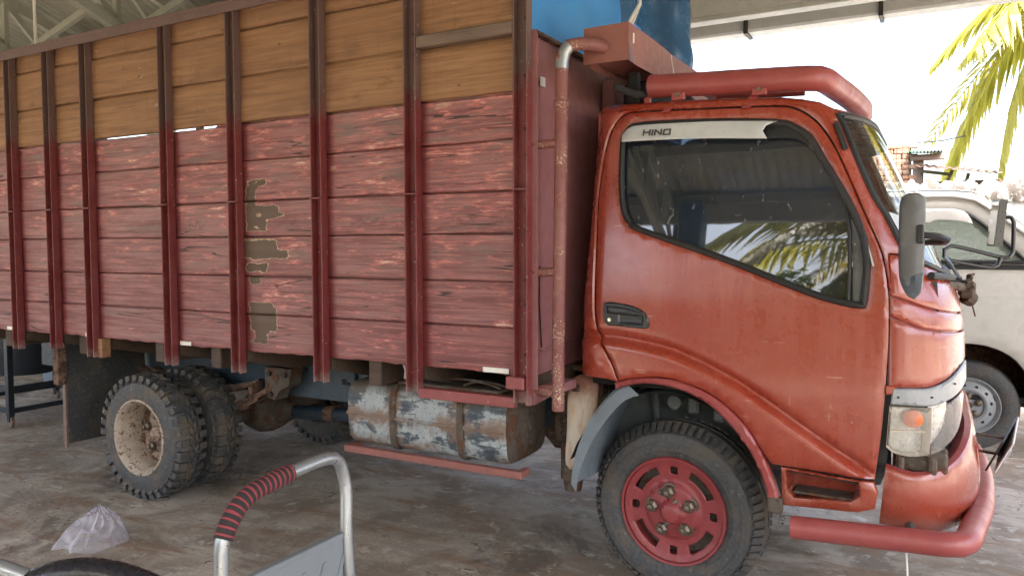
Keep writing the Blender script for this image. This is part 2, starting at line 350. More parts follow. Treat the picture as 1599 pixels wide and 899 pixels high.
def concrete():
    b = NB('concrete_floor'); c = b.co()
    big = b.noise(c, .5, 6, .62, .6); mid = b.noise(c, 2.1, 9, .68, .7); fin = b.noise(c, 24, 7, .74); gr = b.noise(c, 190, 3, .65)
    strk = b.noise(b.co((1.0, 3.6, 1)), 1.5, 8, .70, .9)
    col = b.mix(b.ramp(big, [(.32, 0.0), (.68, 1.0)]), (.32, .265, .21), (.49, .44, .375))
    col = b.mix(b.ramp(mid, [(.42, .85), (.56, 0.0)]), col, (.205, .162, .125))
    col = b.mix(b.ramp(strk, [(.52, 0.0), (.64, .8)]), col, (.25, .15, .09))
    col = b.mix(b.ramp(strk, [(.32, .7), (.44, 0.0)]), col, (.53, .49, .43))
    oil = b.noise(c, 1.0, 6, .72, .5)
    col = b.mix(b.ramp(oil, [(.56, 0.0), (.64, .75)]), col, (.09, .073, .06))
    col = b.mix(b.ramp(b.noise(c, 6.5, 8, .74, .3), [(.575, 0.0), (.63, .75)]), col, (.54, .50, .445))
    col = b.mix(b.ramp(b.noise(c, 12, 7, .74), [(.62, 0.0), (.67, .85)]), col, (.085, .058, .042))
    col = b.mix(b.ramp(b.noise(c, 42, 4, .65), [(.68, 0.0), (.71, .8)]), col, (.06, .045, .035))
    col = b.mix(b.ramp(b.noise(c, 55, 4, .65), [(.70, 0.0), (.73, .8)]), col, (.55, .52, .47))
    ck = b.math('COMPARE', b.noise(c, .7, 5, .62, .5), .5, .0020)
    ck = b.math('MULTIPLY', ck, b.ramp(mid, [(.48, 0.0), (.55, 1.0)]))
    col = b.mix(b.math('MULTIPLY', ck, .8), col, (.045, .036, .03))
    col = b.mix(b.ramp(gr, [(.30, .4), (.5, 0.0)]), col, (.10, .082, .065))
    h = b.math('ADD', b.math('MULTIPLY', mid, .8), b.math('ADD', b.math('MULTIPLY', fin, .5), b.math('MULTIPLY', strk, .6)))
    h = b.math('SUBTRACT', h, b.math('MULTIPLY', ck, .6))
    b.pbr(col, b.ramp(big, [(.35, .55), (.7, .85)]), 0, b.bump(gr, .25, .002, b.bump(h, .7, .02)), **{'Specular IOR Level': .4})
concrete()
def earth():
    b = NB('earth'); c = b.co(); n = b.noise(c, .5, 8, .65); n2 = b.noise(c, 9, 6, .65)
    col = b.mix(b.ramp(n, [(.35, 0.0), (.6, 1.0)]), (.10, .13, .045), (.26, .21, .15))
    col = b.mix(b.ramp(n2, [(.4, .5), (.6, 0.0)]), col, (.07, .08, .03))
    b.pbr(col, .95, 0, b.bump(n2, .6, .05))
earth()
def wallmat():
    b = NB('wall_block'); c = b.co(); n = b.noise(c, 1.4, 7, .65); n2 = b.noise(c, 14, 6, .7)
    col = b.mix(n, (.21, .21, .205), (.34, .335, .32))
    col = b.mix(b.ramp(n2, [(.55, 0.0), (.68, .7)]), col, (.09, .085, .075))
    b.pbr(col, .9, 0, b.bump(n2, .5, .01))
    b = NB('coping_stone'); c = b.co(rnd=True); n = b.noise(c, 9, 7, .7); n2 = b.noise(c, 30, 5, .7)
    col = b.mix(n2, (.16, .14, .12), (.30, .275, .24))
    col = b.mix(b.ramp(n, [(.45, 0.0), (.52, .95)]), col, (.03, .024, .02))
    b.pbr(col, .95, 0, b.bump(n, .8, .02))
    b = NB('brick_red'); c = b.co(rnd=True); n = b.noise(c, 9, 6, .7)
    oi = b.n('ShaderNodeObjectInfo').outputs['Random']
    col = b.mix(oi, (.27, .14, .09), (.36, .23, .16)); col = b.mix(b.ramp(n, [(.5, 0.0), (.7, .7)]), col, (.2, .16, .13))
    b.pbr(col, .9, 0, b.bump(n, .4, .01))
wallmat()
def leaf(name, c1, c2, tr=.45):
    b = NB(name); n = b.noise(b.co(), 3.0, 4, .6)
    oi = b.n('ShaderNodeObjectInfo').outputs['Random']
    col = b.mix(n, c1, c2)
    d = b.n('ShaderNodeBsdfPrincipled'); b.l(col, d.inputs['Base Color']); d.inputs['Roughness'].default_value = .5
    t = b.n('ShaderNodeBsdfTranslucent'); b.l(b.mix(.5, col, (c2[0]*1.5, c2[1]*1.4, c2[2]*.6)), t.inputs[0])
    mx = b.n('ShaderNodeMixShader'); mx.inputs[0].default_value = tr
    b.l(d.outputs[0], mx.inputs[1]); b.l(t.outputs[0], mx.inputs[2]); b.l(mx.outputs[0], b.out.inputs[0])
leaf('palm_leaf', (.18, .21, .05), (.36, .33, .075), .68)
leaf('palm_dry', (.17, .15, .03), (.28, .22, .06))
leaf('banana_leaf', (.06, .14, .035), (.10, .20, .05))
leaf('bush_leaf', (.035, .075, .02), (.08, .12, .03), .3)

def glass(name, tint, body=0.0, bodycol=(.02, .022, .025), rough=.02, dirt=.0, dirtcol=(.4, .4, .4), f0=.07):
    b = NB(name); c = b.co()
    tr = b.n('ShaderNodeBsdfTransparent'); tr.inputs[0].default_value = (*tint, 1)
    gl = b.n('ShaderNodeBsdfGlossy'); gl.inputs['Roughness'].default_value = rough; gl.inputs[0].default_value = (1, 1, 1, 1)
    lw = b.n('ShaderNodeLayerWeight'); lw.inputs[0].default_value = .5
    fr = b.math('ADD', b.math('MULTIPLY', b.math('POWER', lw.outputs['Facing'], 5.0), 1-f0), f0, clamp=True)
    wob = b.bump(b.noise(c, 3.0, 2, .5), .02, .02); b.l(wob, gl.inputs['Normal'])
    df = b.n('ShaderNodeBsdfDiffuse'); df.inputs[0].default_value = (*dirtcol, 1)
    sp = b.noise(b.co((55, 55, 24)), 1.0, 2, .5)
    dm = b.math('ADD', b.math('MULTIPLY', b.ramp(sp, [(.67, 0.0), (.72, 1.0)]), dirt*5), b.math('MULTIPLY', b.noise(c, 5, 5, .65), dirt), clamp=True)
    bd = b.n('ShaderNodeBsdfDiffuse'); bd.inputs[0].default_value = (*bodycol, 1)
    m0 = b.n('ShaderNodeMixShader'); m0.inputs[0].default_value = body; b.l(tr.outputs[0], m0.inputs[1]); b.l(bd.outputs[0], m0.inputs[2])
    m2 = b.n('ShaderNodeMixShader'); b.l(dm, m2.inputs[0]); b.l(m0.outputs[0], m2.inputs[1]); b.l(df.outputs[0], m2.inputs[2])
    m1 = b.n('ShaderNodeMixShader'); b.l(fr, m1.inputs[0]); b.l(m2.outputs[0], m1.inputs[1]); b.l(gl.outputs[0], m1.inputs[2])
    b.l(m1.outputs[0], b.out.inputs[0])
glass('glass_door', (.38, .45, .53), .42, (.012, .024, .042), dirt=.045, f0=.085)
glass('glass_clear', (.80, .84, .82), 0, dirt=.03, dirtcol=(.5, .5, .46))
glass('glass_van', (.45, .50, .48), .35, (.30, .34, .33), dirt=.05)
glass('lens_clear', (.95, .95, .94), .05, (.75, .75, .72), .10, dirt=.08, dirtcol=(.5, .47, .43), f0=.05)
simple('lamp_white', (.60, .60, .58), .28, .25, var=.15, scale=14)
b = NB('mirror_glass'); b.pbr((.8, .8, .8), .05, 1.0)
def bag():
    b = NB('bag_film'); n = b.noise(b.co(), 9, 3, .5); lw = b.n('ShaderNodeLayerWeight'); lw.inputs[0].default_value = .5
    tr = b.n('ShaderNodeBsdfTransparent'); tr.inputs[0].default_value = (.93, .92, .95, 1)
    p = b.n('ShaderNodeBsdfPrincipled'); p.inputs['Base Color'].default_value = (.60, .585, .65, 1); p.inputs['Roughness'].default_value = .14
    b.l(b.bump(n, .25, .01), p.inputs['Normal'])
    f = b.math('ADD', b.math('MULTIPLY', b.math('POWER', lw.outputs['Facing'], 1.6), .75), b.ramp(n, [(.35, .18), (.65, .46)]), clamp=True)
    mx = b.n('ShaderNodeMixShader'); b.l(f, mx.inputs[0])
    b.l(tr.outputs[0], mx.inputs[1]); b.l(p.outputs[0], mx.inputs[2]); b.l(mx.outputs[0], b.out.inputs[0])
bag()

# ------------------------------------------------------------------ mesh helpers
class MB:
    def __init__(s): s.v = []; s.f = []; s.mi = []; s.mats = []; s.cur = 0
    def use(s, mat):
        if mat not in s.mats: s.mats.append(mat)
        s.cur = s.mats.index(mat); return s
    def face(s, idx): s.f.append(tuple(idx)); s.mi.append(s.cur)
    def box(s, x0, x1, y0, y1, z0, z1, b=0.0):
        o = len(s.v)
        if b <= 0:
            s.v += [(x, y, z) for x in (x0, x1) for y in (y0, y1) for z in (z0, z1)]
            for q in ((0, 1, 3, 2), (4, 6, 7, 5), (0, 4, 5, 1), (2, 3, 7, 6), (0, 2, 6, 4), (1, 5, 7, 3)): s.face([o+i for i in q])
            return s
        b = min(b, (x1-x0)*.45, (y1-y0)*.45, (z1-z0)*.45)
        X, Y, Z = (x0, x1), (y0, y1), (z0, z1); ix = {}
        for i in (0, 1):
            for j in (0, 1):
                for k in (0, 1):
                    sx, sy, sz = (1-2*i)*b, (1-2*j)*b, (1-2*k)*b
                    for ax, p in enumerate(((X[i], Y[j]+sy, Z[k]+sz), (X[i]+sx, Y[j], Z[k]+sz), (X[i]+sx, Y[j]+sy, Z[k]))):
                        ix[i, j, k, ax] = len(s.v); s.v.append(p)
        def q(l, flip):
            l = [ix[t] for t in l]; s.face(l[::-1] if flip else l)
        for i in (0, 1):
            q([(i, 0, 0, 0), (i, 1, 0, 0), (i, 1, 1, 0), (i, 0, 1, 0)], i == 0)
            q([(0, i, 0, 1), (0, i, 1, 1), (1, i, 1, 1), (1, i, 0, 1)], i == 0)
            q([(0, 0, i, 2), (1, 0, i, 2), (1, 1, i, 2), (0, 1, i, 2)], i == 0)
        for i in (0, 1):
            for j in (0, 1):
                q([(i, j, 0, 0), (i, j, 1, 0), (i, j, 1, 1), (i, j, 0, 1)], (i+j) % 2 == 1)
                q([(i, 0, j, 0), (i, 0, j, 2), (i, 1, j, 2), (i, 1, j, 0)], (i+j) % 2 == 0)
                q([(0, i, j, 1), (1, i, j, 1), (1, i, j, 2), (0, i, j, 2)], (i+j) % 2 == 1)
        for i in (0, 1):
            for j in (0, 1):
                for k in (0, 1):
                    q([(i, j, k, 0), (i, j, k, 1), (i, j, k, 2)], (i+j+k) % 2 == 1)
        return s
    def hexa(s, p):
        o = len(s.v); s.v += [tuple(a) for a in p]
        for q in ((0, 3, 2, 1), (4, 5, 6, 7), (0, 1, 5, 4), (1, 2, 6, 5), (2, 3, 7, 6), (3, 0, 4, 7)): s.face([o+i for i in q])
        return s
    def tube(s, pts, r, n=14, cap=True, closed=False):
        pts = [Vector(p) for p in pts]; k = len(pts)
        rr = r if isinstance(r, (list, tuple)) else [r]*k
        up_ = None; o = len(s.v)
        for i, p in enumerate(pts):
            if closed: d = pts[(i+1) % k]-pts[i-1]
            else: d = pts[min(i+1, k-1)]-pts[max(i-1, 0)]
            d.normalize()
            if up_ is None: up_ = Vector((0, 0, 1)) if abs(d.z) < .9 else Vector((1, 0, 0))
            a = d.cross(up_); a.normalize(); up_ = a.cross(d); up_.normalize()
            for j in range(n):
                t = 2*math.pi*j/n; s.v.append(tuple(p+(a*math.cos(t)+up_*math.sin(t))*rr[i]))
        for i in range(k if closed else k-1):
            for j in range(n):
                i2 = (i+1) % k
                s.face((o+i*n+j, o+i*n+(j+1) % n, o+i2*n+(j+1) % n, o+i2*n+j))
        if cap and not closed:
            s.face([o+j for j in range(n)][::-1]); s.face([o+(k-1)*n+j for j in range(n)])
        return s
    def lathe(s, prof, n=48, a0=0.0, a1=2*math.pi, axis='Y', c=(0, 0, 0)):
        """profile of (radius, along axis)"""
        full = abs(a1-a0-2*math.pi) < 1e-6; o = len(s.v); m_ = n if full else n+1; k = len(prof)
        for i in range(m_):
            t = a0+(a1-a0)*i/n; ct, st = math.cos(t), math.sin(t)
            for r, h in prof:
                s.v.append({'Y': (c[0]+r*ct, c[1]+h, c[2]+r*st), 'Z': (c[0]+r*ct, c[1]+r*st, c[2]+h), 'X': (c[0]+h, c[1]+r*ct, c[2]+r*st)}[axis])
        for i in range(n):
            i2 = (i+1) % m_
            for j in range(k-1): s.face((o+i*k+j, o+i*k+j+1, o+i2*k+j+1, o+i2*k+j))
        return s
    def prism(s, poly, fn0, fn1):
        o = len(s.v); n = len(poly)
        s.v += [fn0(*p) for p in poly]+[fn1(*p) for p in poly]
        s.face(list(range(o, o+n))); s.face(list(range(o+n, o+2*n))[::-1])
        for i in range(n): s.face((o+i, o+n+i, o+n+(i+1) % n, o+(i+1) % n))
        return s
    def grid(s, rows):
        o = len(s.v); n = len(rows[0])
        for r_ in rows: s.v += [tuple(p) for p in r_]
        for i in range(len(rows)-1):
            for j in range(n-1): s.face((o+i*n+j, o+i*n+j+1, o+(i+1)*n+j+1, o+(i+1)*n+j))
        return s
    def mesh(s, name, mat=None, smooth=35, fix=True):
        me = bpy.data.meshes.new(name); me.from_pydata(s.v, [], s.f)
        for mm in (s.mats or [mat]): me.materials.append(MATS[mm])
        if s.mats and len(s.mats) > 1: me.polygons.foreach_set('material_index', s.mi)
        if fix:
            bm = bmesh.new(); bm.from_mesh(me); bmesh.ops.recalc_face_normals(bm, faces=bm.faces); bm.to_mesh(me); bm.free()
        if smooth:
            me.polygons.foreach_set('use_smooth', [True]*len(me.polygons)); me.set_sharp_from_angle(angle=R(smooth))
        me.update(); return me
    def build(s, name, mat=None, parent=None, smooth=35, fix=True):
        return link(name, s.mesh(name, mat, smooth, fix), parent)

def link(name, data, parent=None):
    o = bpy.data.objects.new(name, data); COL.objects.link(o)
    if parent is not None:
        o.parent = parent
        if 'wloc' in PW.get(parent.name, {}): o.matrix_parent_inverse = Matrix.Translation(PW[parent.name]['wloc']).inverted()
    return o
PW = {}
def empty(name, loc, parent=None, keep=True):
    """an Empty; children built in world coordinates (keep) or in its own (not keep)"""
    o = bpy.data.objects.new(name, None); COL.objects.link(o); o.empty_display_size = .2
    if parent is not None:
        o.parent = parent
        if 'wloc' in PW.get(parent.name, {}): o.matrix_parent_inverse = Matrix.Translation(PW[parent.name]['wloc']).inverted()
    o.location = loc
    if keep: PW[o.name] = {'wloc': Vector(loc)}
    return o
def tag(o, label=None, cat=None, group=None, kind=None):
    if label: o['label'] = label
    if cat: o['category'] = cat
    if group: o['group'] = group
    if kind: o['kind'] = kind
    return o
def place(o, loc, rot=None):
    o.location = loc
    if rot: o.rotation_euler = rot
    return o

def crv(pts, step=.02, closed=True, corners=()):
    """Catmull-Rom through 2-D points, corner points kept sharp"""
    n = len(pts); out = []
    P = [Vector((*p, 0)) if len(p) == 2 else Vector(p) for p in pts]; d3 = len(pts[0]) == 3
    for i in range(n if closed else n-1):
        p1, p2 = P[i], P[(i+1) % n]
        p0 = P[i-1] if (closed or i > 0) else p1; p3 = P[(i+2) % n] if (closed or i+2 < n) else p2
        if i in corners: p0 = p1
        if (i+1) % n in corners: p3 = p2
        L = (p2-p1).length; k = max(1, int(L/step+.5))
        for j in range(k):
            t = j/k
            m1 = (p2-p0)*.5; m2 = (p3-p1)*.5
            a = p1*(2*t**3-3*t*t+1)+m1*(t**3-2*t*t+t)+p2*(-2*t**3+3*t*t)+m2*(t**3-t*t)
            out.append(tuple(a) if d3 else (a.x, a.y))
    if not closed: out.append(tuple(pts[-1]))
    return out
def inside(p, poly):
    x, y = p; c = False; j = len(poly)-1
    for i in range(len(poly)):
        xi, yi = poly[i]; xj, yj = poly[j]
        if (yi > y) != (yj > y) and x < (xj-xi)*(y-yi)/(yj-yi)+xi: c = not c
        j = i
    return c
def area2(p): return sum(p[i-1][0]*p[i][1]-p[i][0]*p[i-1][1] for i in range(len(p)))
def inset(poly, d):
    s = 1 if area2(poly) > 0 else -1; out = []; n = len(poly)
    for i in range(n):
        a, c = poly[i-1], poly[(i+1) % n]; tx, ty = c[0]-a[0], c[1]-a[1]; L = math.hypot(tx, ty) or 1
        out.append((poly[i][0]-ty/L*d*s, poly[i][1]+tx/L*d*s))
    return out
def panel(mb, outline, surf, holes=(), step=.05, th=.012, lip=.006, roll=.004, extra=()):
    """a sheet on a curved surface surf(u, z, off) cut to outline, edges rolled under, with thickness"""
    loops = [outline]+list(holes)
    pts = []; edges = []; bd = []
    for li, L in enumerate(loops):
        o = len(pts); pts += [Vector(p) for p in L]; edges += [(o+i, o+(i+1) % len(L)) for i in range(len(L))]; bd += list(range(o, o+len(L)))
    nb = len(pts)
    isin = lambda p: inside(p, outline) and not any(inside(p, h) for h in holes)
    if lip:
        for li, L in enumerate(loops):
            for p in inset(L, lip if li == 0 else -lip):
                if isin(p): pts.append(Vector(p))
    xs = [p[0] for p in outline]; zs = [p[1] for p in outline]
    allb = [p for L in loops for p in L]
    ex_ = [p for p in extra if isin(p) and min((p[0]-a)**2+(p[1]-c)**2 for a, c in allb) > .006**2]
    pts += [Vector(p) for p in ex_]; allb = allb+ex_
    x = min(xs)+step*.5
    while x < max(xs):
        z = min(zs)+step*.5
        while z < max(zs):
            if isin((x, z)) and min((x-a)**2+(z-c)**2 for a, c in allb) > (step*.45)**2: pts.append(Vector((x, z)))
            z += step
        x += step
    vo, eo, fo, ov, oe, of = delaunay_2d_cdt(pts, edges, [], 0, 1e-6)
    isb = [any(k < nb for k in q) for q in ov]
    o = len(mb.v); n = len(vo)
    mb.v += [surf(p.x, p.y, -roll if isb[i] else 0.0) for i, p in enumerate(vo)]
    mb.v += [surf(p.x, p.y, -th) for p in vo]
    cnt = {}
    for f in fo:
        cx = sum(vo[i].x for i in f)/3; cz = sum(vo[i].y for i in f)/3
        if not isin((cx, cz)): continue
        mb.face([o+i for i in f]); mb.face([o+n+i for i in f][::-1])
        for a, c in zip(f, f[1:]+f[:1]): cnt[(a, c)] = 1
    for (a, c) in cnt:
        if (c, a) not in cnt: mb.face((o+a, o+n+a, o+n+c, o+c))
    return mb

# ------------------------------------------------------------------ ground
def sheet(name, x0, x1, y0, y1, z, mat, nx=2, ny=2, jit=0.0):
    mb = MB(); rnd = random.Random(5)
    mb.grid([[(x0+(x1-x0)*i/nx, y0+(y1-y0)*j/ny, z+(rnd.uniform(-jit, jit) if jit else 0)) for i in range(nx+1)] for j in range(ny+1)])
    o = mb.build(name, mat, None, 0); o['kind'] = 'structure'; return o
sheet('ground', -400, 400, -400, 400, -.06, 'earth')
fl = MB(); fl.box(-22, 14, -5.2, 9.3, -.25, 0.0); o = fl.build('concrete_floor', 'concrete_floor', None, 0); o['kind'] = 'structure'

# ------------------------------------------------------------------ the open shed over the truck
RIDGE_Y, EAVE_F, EAVE_N, EAVE_Z, SL = 1.8, 6.25, -2.65, 3.36, .37
shed = empty('open_shed', (-3, 1, 0))
tag(shed, 'open-sided vehicle shed with grey steel trusses and corrugated roof over the red truck', 'shed')
def roof_z(y): return EAVE_Z+SL*(EAVE_F-y) if y > RIDGE_Y else EAVE_Z+SL*(y-EAVE_N)
X0, X1 = -16.0, 4.6
mb = MB(); nn = 44; wsh = 1.0
rows = []
for yy in (EAVE_F+.12, 3.6, RIDGE_Y-.01):
    rows.append([(wsh*i/nn*1.04, yy, roof_z(max(yy, RIDGE_Y))+.012*math.cos(2*math.pi*i/nn*9)+.03+(.0 if yy < EAVE_F else -.0)) for i in range(nn+1)])
mb.grid(rows); me_f = mb.mesh('roof_sheet', 'steel_roof', 60)
mb = MB(); rows = []
for yy in (EAVE_N-.12, -.4, RIDGE_Y+.01):
    rows.append([(wsh*i/nn*1.04, yy, roof_z(min(yy, RIDGE_Y))+.012*math.cos(2*math.pi*i/nn*9)+.03) for i in range(nn+1)])
mb.grid(rows); me_n = mb.mesh('roof_sheet', 'steel_roof', 60)
k = 0
x = X0
while x < X1:
    for me in (me_f, me_n):
        s_ = link('roof_sheet', me, shed); s_.location = (x, 0, .004*(k % 2))
    x += wsh; k += 1
def bar(mb, a, b_, w_=.05, h_=.05):
    a, b_ = Vector(a), Vector(b_); d = (b_-a).normalized()
    u_ = Vector((0, 0, 1)) if abs(d.z) < .9 else Vector((1, 0, 0))
    s_ = d.cross(u_).normalized(); t_ = s_.cross(d)
    mb.hexa([a-s_*w_-t_*h_, a+s_*w_-t_*h_, a+s_*w_+t_*h_, a-s_*w_+t_*h_, b_-s_*w_-t_*h_, b_+s_*w_-t_*h_, b_+s_*w_+t_*h_, b_-s_*w_+t_*h_]); return mb
# truss: two chords per slope (one part) and single web bars
mb = MB()
for (ya, yb) in ((EAVE_F-.1, RIDGE_Y), (EAVE_N+.1, RIDGE_Y)):
    for dz in (-.13, -.62): bar(mb, (0, ya, roof_z(ya)+dz), (0, yb, roof_z(yb)+dz), .035, .045)
me_ch = mb.mesh('truss', 'steel_roof', 0)
webs = []
for (ya, yb) in ((EAVE_F-.1, RIDGE_Y), (EAVE_N+.1, RIDGE_Y)):
    nseg = 7
    for i in range(nseg):
        y0_ = ya+(yb-ya)*i/nseg; y1_ = ya+(yb-ya)*(i+1)/nseg
        webs.append(bar(MB(), (0, y0_, roof_z(y0_)-.60), (0, y0_, roof_z(y0_)-.15), .022, .03).mesh('web_bar', 'steel_roof', 0))
        webs.append(bar(MB(), (0, y0_, roof_z(y0_)-.60), (0, y1_, roof_z(y1_)-.15), .02, .026).mesh('web_bar', 'steel_roof', 0))
for tx in (-15.2, -13.4, -11.6, -9.8, -8.05, -6.3, -4.5, -2.75, 1.6, 3.1, 4.5):
    t_ = link('truss', me_ch, shed); t_.location = (tx, 0, 0)
    for wmesh in webs: link('web_bar', wmesh, t_)
for yy in (5.9, 5.1, 4.3, 3.5, 2.7, 1.95, 1.65, .9, .1, -.7, -1.5, -2.3):
    mb = MB(); z_ = roof_z(yy)-.045; mb.box(X0, X1, yy-.02, yy+.02, z_-.05, z_+.045, .006); mb.box(X0, X1, yy+.02, yy+.055, z_+.032, z_+.045)
    mb.build('purlin', 'steel_roof', shed, 0)
# bracing between the bottom chords
for tx in (-8.05, -6.3, -4.5, -9.8):
    for yy in (4.4, 3.1):
        bar(MB(), (tx, yy, roof_z(yy)-.62), (tx+1.75, yy, roof_z(yy)-.16), .022, .03).build('brace', 'steel_roof', shed, 0)
MB().tube([(-6.35, 3.6, roof_z(3.6)), (-6.33, 3.6, 2.9)], .012, 8).build('hanging_pipe', 'white_wire', shed)
# far eave: deep beam, sheet edge, gutter with its brackets
mb = MB(); mb.box(X0, X1, 5.70, 5.78, 3.22, 3.60, .01); mb.build('eave_beam', 'beam_grey', shed, 0)
mb = MB(); mb.box(X0, X1, 5.705, 5.83, 3.185, 3.22, .006); mb.build('beam_flange', 'beam_grey', shed, 0)
mb = MB(); pr_ = [(6.20, 3.345), (6.20, 3.215), (6.22, 3.20), (6.36, 3.20), (6.38, 3.215), (6.38, 3.345), (6.37, 3.345), (6.37, 3.22), (6.21, 3.212), (6.21, 3.345)]
mb.prism(pr_, lambda y, z: (X0, y, z), lambda y, z: (X1, y, z)); mb.build('gutter', 'beam_grey', shed, 0)
for gx in (-4.2, -2.7, -1.35, -.4, .7, 1.9, 2.8):
    mb = MB(); mb.box(gx-.015, gx+.015, 6.185, 6.395, 3.185, 3.205); mb.box(gx-.015, gx+.015, 6.183, 6.199, 3.19, 3.45); mb.build('gutter_bracket', 'bolt_dark', shed, 0)
mb = MB(); mb.box(X0, X1, -2.42, -2.34, 3.18, 3.46, .01); mb.build('eave_beam', 'beam_grey', shed, 0)
for cx, cy_ in ((-2.5, -2.38), (4.45, -2.38), (-9, -2.38), (-9, 5.74), (4.5, 5.74), (-14.6, -2.38), (-14.6, 5.74)):
    mb = MB(); mb.box(cx-.13, cx+.13, cy_-.13, cy_+.13, 0, 3.42, .015); mb.box(cx-.2, cx+.2, cy_-.2, cy_+.2, 0, .03, .005); mb.build('column', 'column_blue', shed, 0)

bw = MB(); bw.box(-16, -3.1, 6.02, 6.14, 0, 2.3, .01)  # added wall, keeps far-side light off the floor behind the truck
tag(bw.build('light_block_wall', 'wall_brown', None, 0), 'added low wall along the far side of the shed, shading the floor behind the truck', 'wall')

# ------------------------------------------------------------------ cab surface (metres): u runs round the cab, z up
def lerp(tab, z):
    if z <= tab[0][0]: return tab[0][1]
    for (a, p), (b_, q) in zip(tab, tab[1:]):
        if z <= b_: return p+(q-p)*(z-a)/(b_-a)
    return tab[-1][1]
def lerps(tab, z): return (lerp(tab, z-.03)+lerp(tab, z+.03)+lerp(tab, z))/3
YC = 3.93
XF = [(.4, .10), (1.0, .105), (1.25, .095), (1.36, .068), (1.42, .035), (1.76, -.112), (1.92, -.18), (2.06, -.255), (2.2, -.34)]
AA = [(.4, .25), (1.3, .25), (1.45, .21), (2.1, .16)]
BB = [(.4, .42), (1.4, .45), (2.1, .5)]
YS = [(.4, 3.10), (.8, 3.078), (1.0, 3.07), (1.30, 3.078), (1.45, 3.092), (2.10, 3.172)]
XR = [(.4, -1.372), (1.3, -1.372), (2.1, -1.335)]
LC, RR = .5, .07
CREASE = [(-1.36, 1.142), (-1.2, 1.139), (-1.08, 1.125), (-.944, 1.10), (-.82, 1.052), (-.684, .99), (-.56, .914), (-.443, .838), (-.34, .772), (-.24, .713), (-.15, .655)]
def sst(a, b_, x):
    t = min(1, max(0, (x-a)/(b_-a))); return t*t*(3-2*t)
def relief(x, z):
    d = lerps(CREASE, x)-z
    fade = 1-sst(-.26, -.16, x)*.7
    return (.019*math.exp(-((d+.010)/.017)**2)*(1 if d < .0 else max(0, 1-d/.02))-.028*sst(-.002, .026, d)*(1-.35*sst(.1, .3, d)))*fade
def cab(u, z, off=0.0, rel=True):
    ys = lerps(YS, z); xf = lerps(XF, z); a = lerps(AA, z); b_ = lerps(BB, z); xr = lerps(XR, z); xs = xf-a
    if u < xr+RR:
        ph = (xr+RR-u)/RR
        if ph < math.pi/2: x = xr+RR-(RR+off)*math.sin(ph); y = ys+RR-(RR+off)*math.cos(ph)
        else: x = xr-off; y = ys+RR+(ph-math.pi/2)*RR
        if rel: y += relief(x, z)*(math.cos(ph) if ph < 1.57 else 0)
    elif u <= xs:
        x = u; y = ys-off
        if rel: y += relief(x, z)
    else:
        ph = (u-xs)/LC*math.pi/2
        if ph < math.pi/2:
            x = xs+(a+off)*math.sin(ph); y = ys+b_-(b_+off)*math.cos(ph)
            if rel: y += relief(x, z)*max(0, 1-ph*2)
        else: x = xf+off; y = ys+b_+(u-xs-LC)
    return (x, y, z)
def uc(z): return lerps(XF, z)-lerps(AA, z)+LC+(YC-lerps(YS, z)-lerps(BB, z))
def mirror(o, parent=None, name=None):
    c = o.copy(); COL.objects.link(c)
    if parent is not None: c.parent = parent
    c.matrix_parent_inverse = o.matrix_parent_inverse.copy() if (parent is None or parent is o.parent) else (Matrix.Translation(PW[parent.name]['wloc']).inverted() if parent.name in PW else Matrix())
    c.scale = (1, -1, 1); c.location = (0, 2*YC, 0); return c

truck = empty('cargo_truck', (-2.6, YC, 0))
tag(truck, 'old red cargo truck with high wooden plank body parked under the shed', 'truck')

# ---- cab: side frame round the door
DOOR = [(-1.297, 1.511), (-1.300, 1.631), (-1.302, 1.749), (-1.284, 1.912), (-1.254, 2.035), (-1.212, 2.093), (-1.172, 2.106), (-.912, 2.097), (-.584, 2.08), (-.499, 2.063), (-.431, 2.017), (-.38, 1.951), (-.307, 1.818), (-.235, 1.663), (-.168, 1.519), (-.152, 1.404), (-.148, 1.288), (-.153, 1.103), (-.163, .891), (-.185, .675), (-.349, .685), (-.547, .69), (-.583, .739), (-.656, .847), (-.781, .945), (-.939, .992), (-1.076, .988), (-1.173, .966), (-1.204, 1.044), (-1.267, 1.148), (-1.288, 1.215), (-1.295, 1.35)]
WIN = [(-1.205, 1.947), (-1.198, 1.767), (-1.178, 1.67), (-1.148, 1.631), (-1.112, 1.604), (-.747, 1.48), (-.42, 1.354), (-.266, 1.314), (-.231, 1.313), (-.223, 1.454), (-.236, 1.557), (-.281, 1.674), (-.342, 1.786), (-.394, 1.875), (-.436, 1.948), (-.496, 1.997), (-.565, 2.021), (-.817, 2.045), (-1.107, 2.056), (-1.173, 2.045), (-1.199, 2.011)]
PILW = [(-.298, 2.042), (-.282, 2.019), (-.267, 1.98), (-.222, 1.848), (-.163, 1.716), (-.104, 1.632), (-.061, 1.539), (-.026, 1.484)]
door_c = crv(DOOR, .03, True, (19, 21, 27))
win_c = crv(WIN, .03, True, (8,))
ZR = [(-1.7, 2.125), (-1.17, 2.124), (-.58, 2.097), (-.45, 2.078), (-.36, 2.058), (-.298, 2.044), (.2, 2.035), (2, 2.035)]
dgap = inset(door_c, -.007)
top_i = min(range(len(dgap)), key=lambda i: abs(dgap[i][0]+1.173)+abs(dgap[i][1]-.966))
fr_i = min(range(len(dgap)), key=lambda i: abs(dgap[i][0]+.15)+abs(dgap[i][1]-1.36))
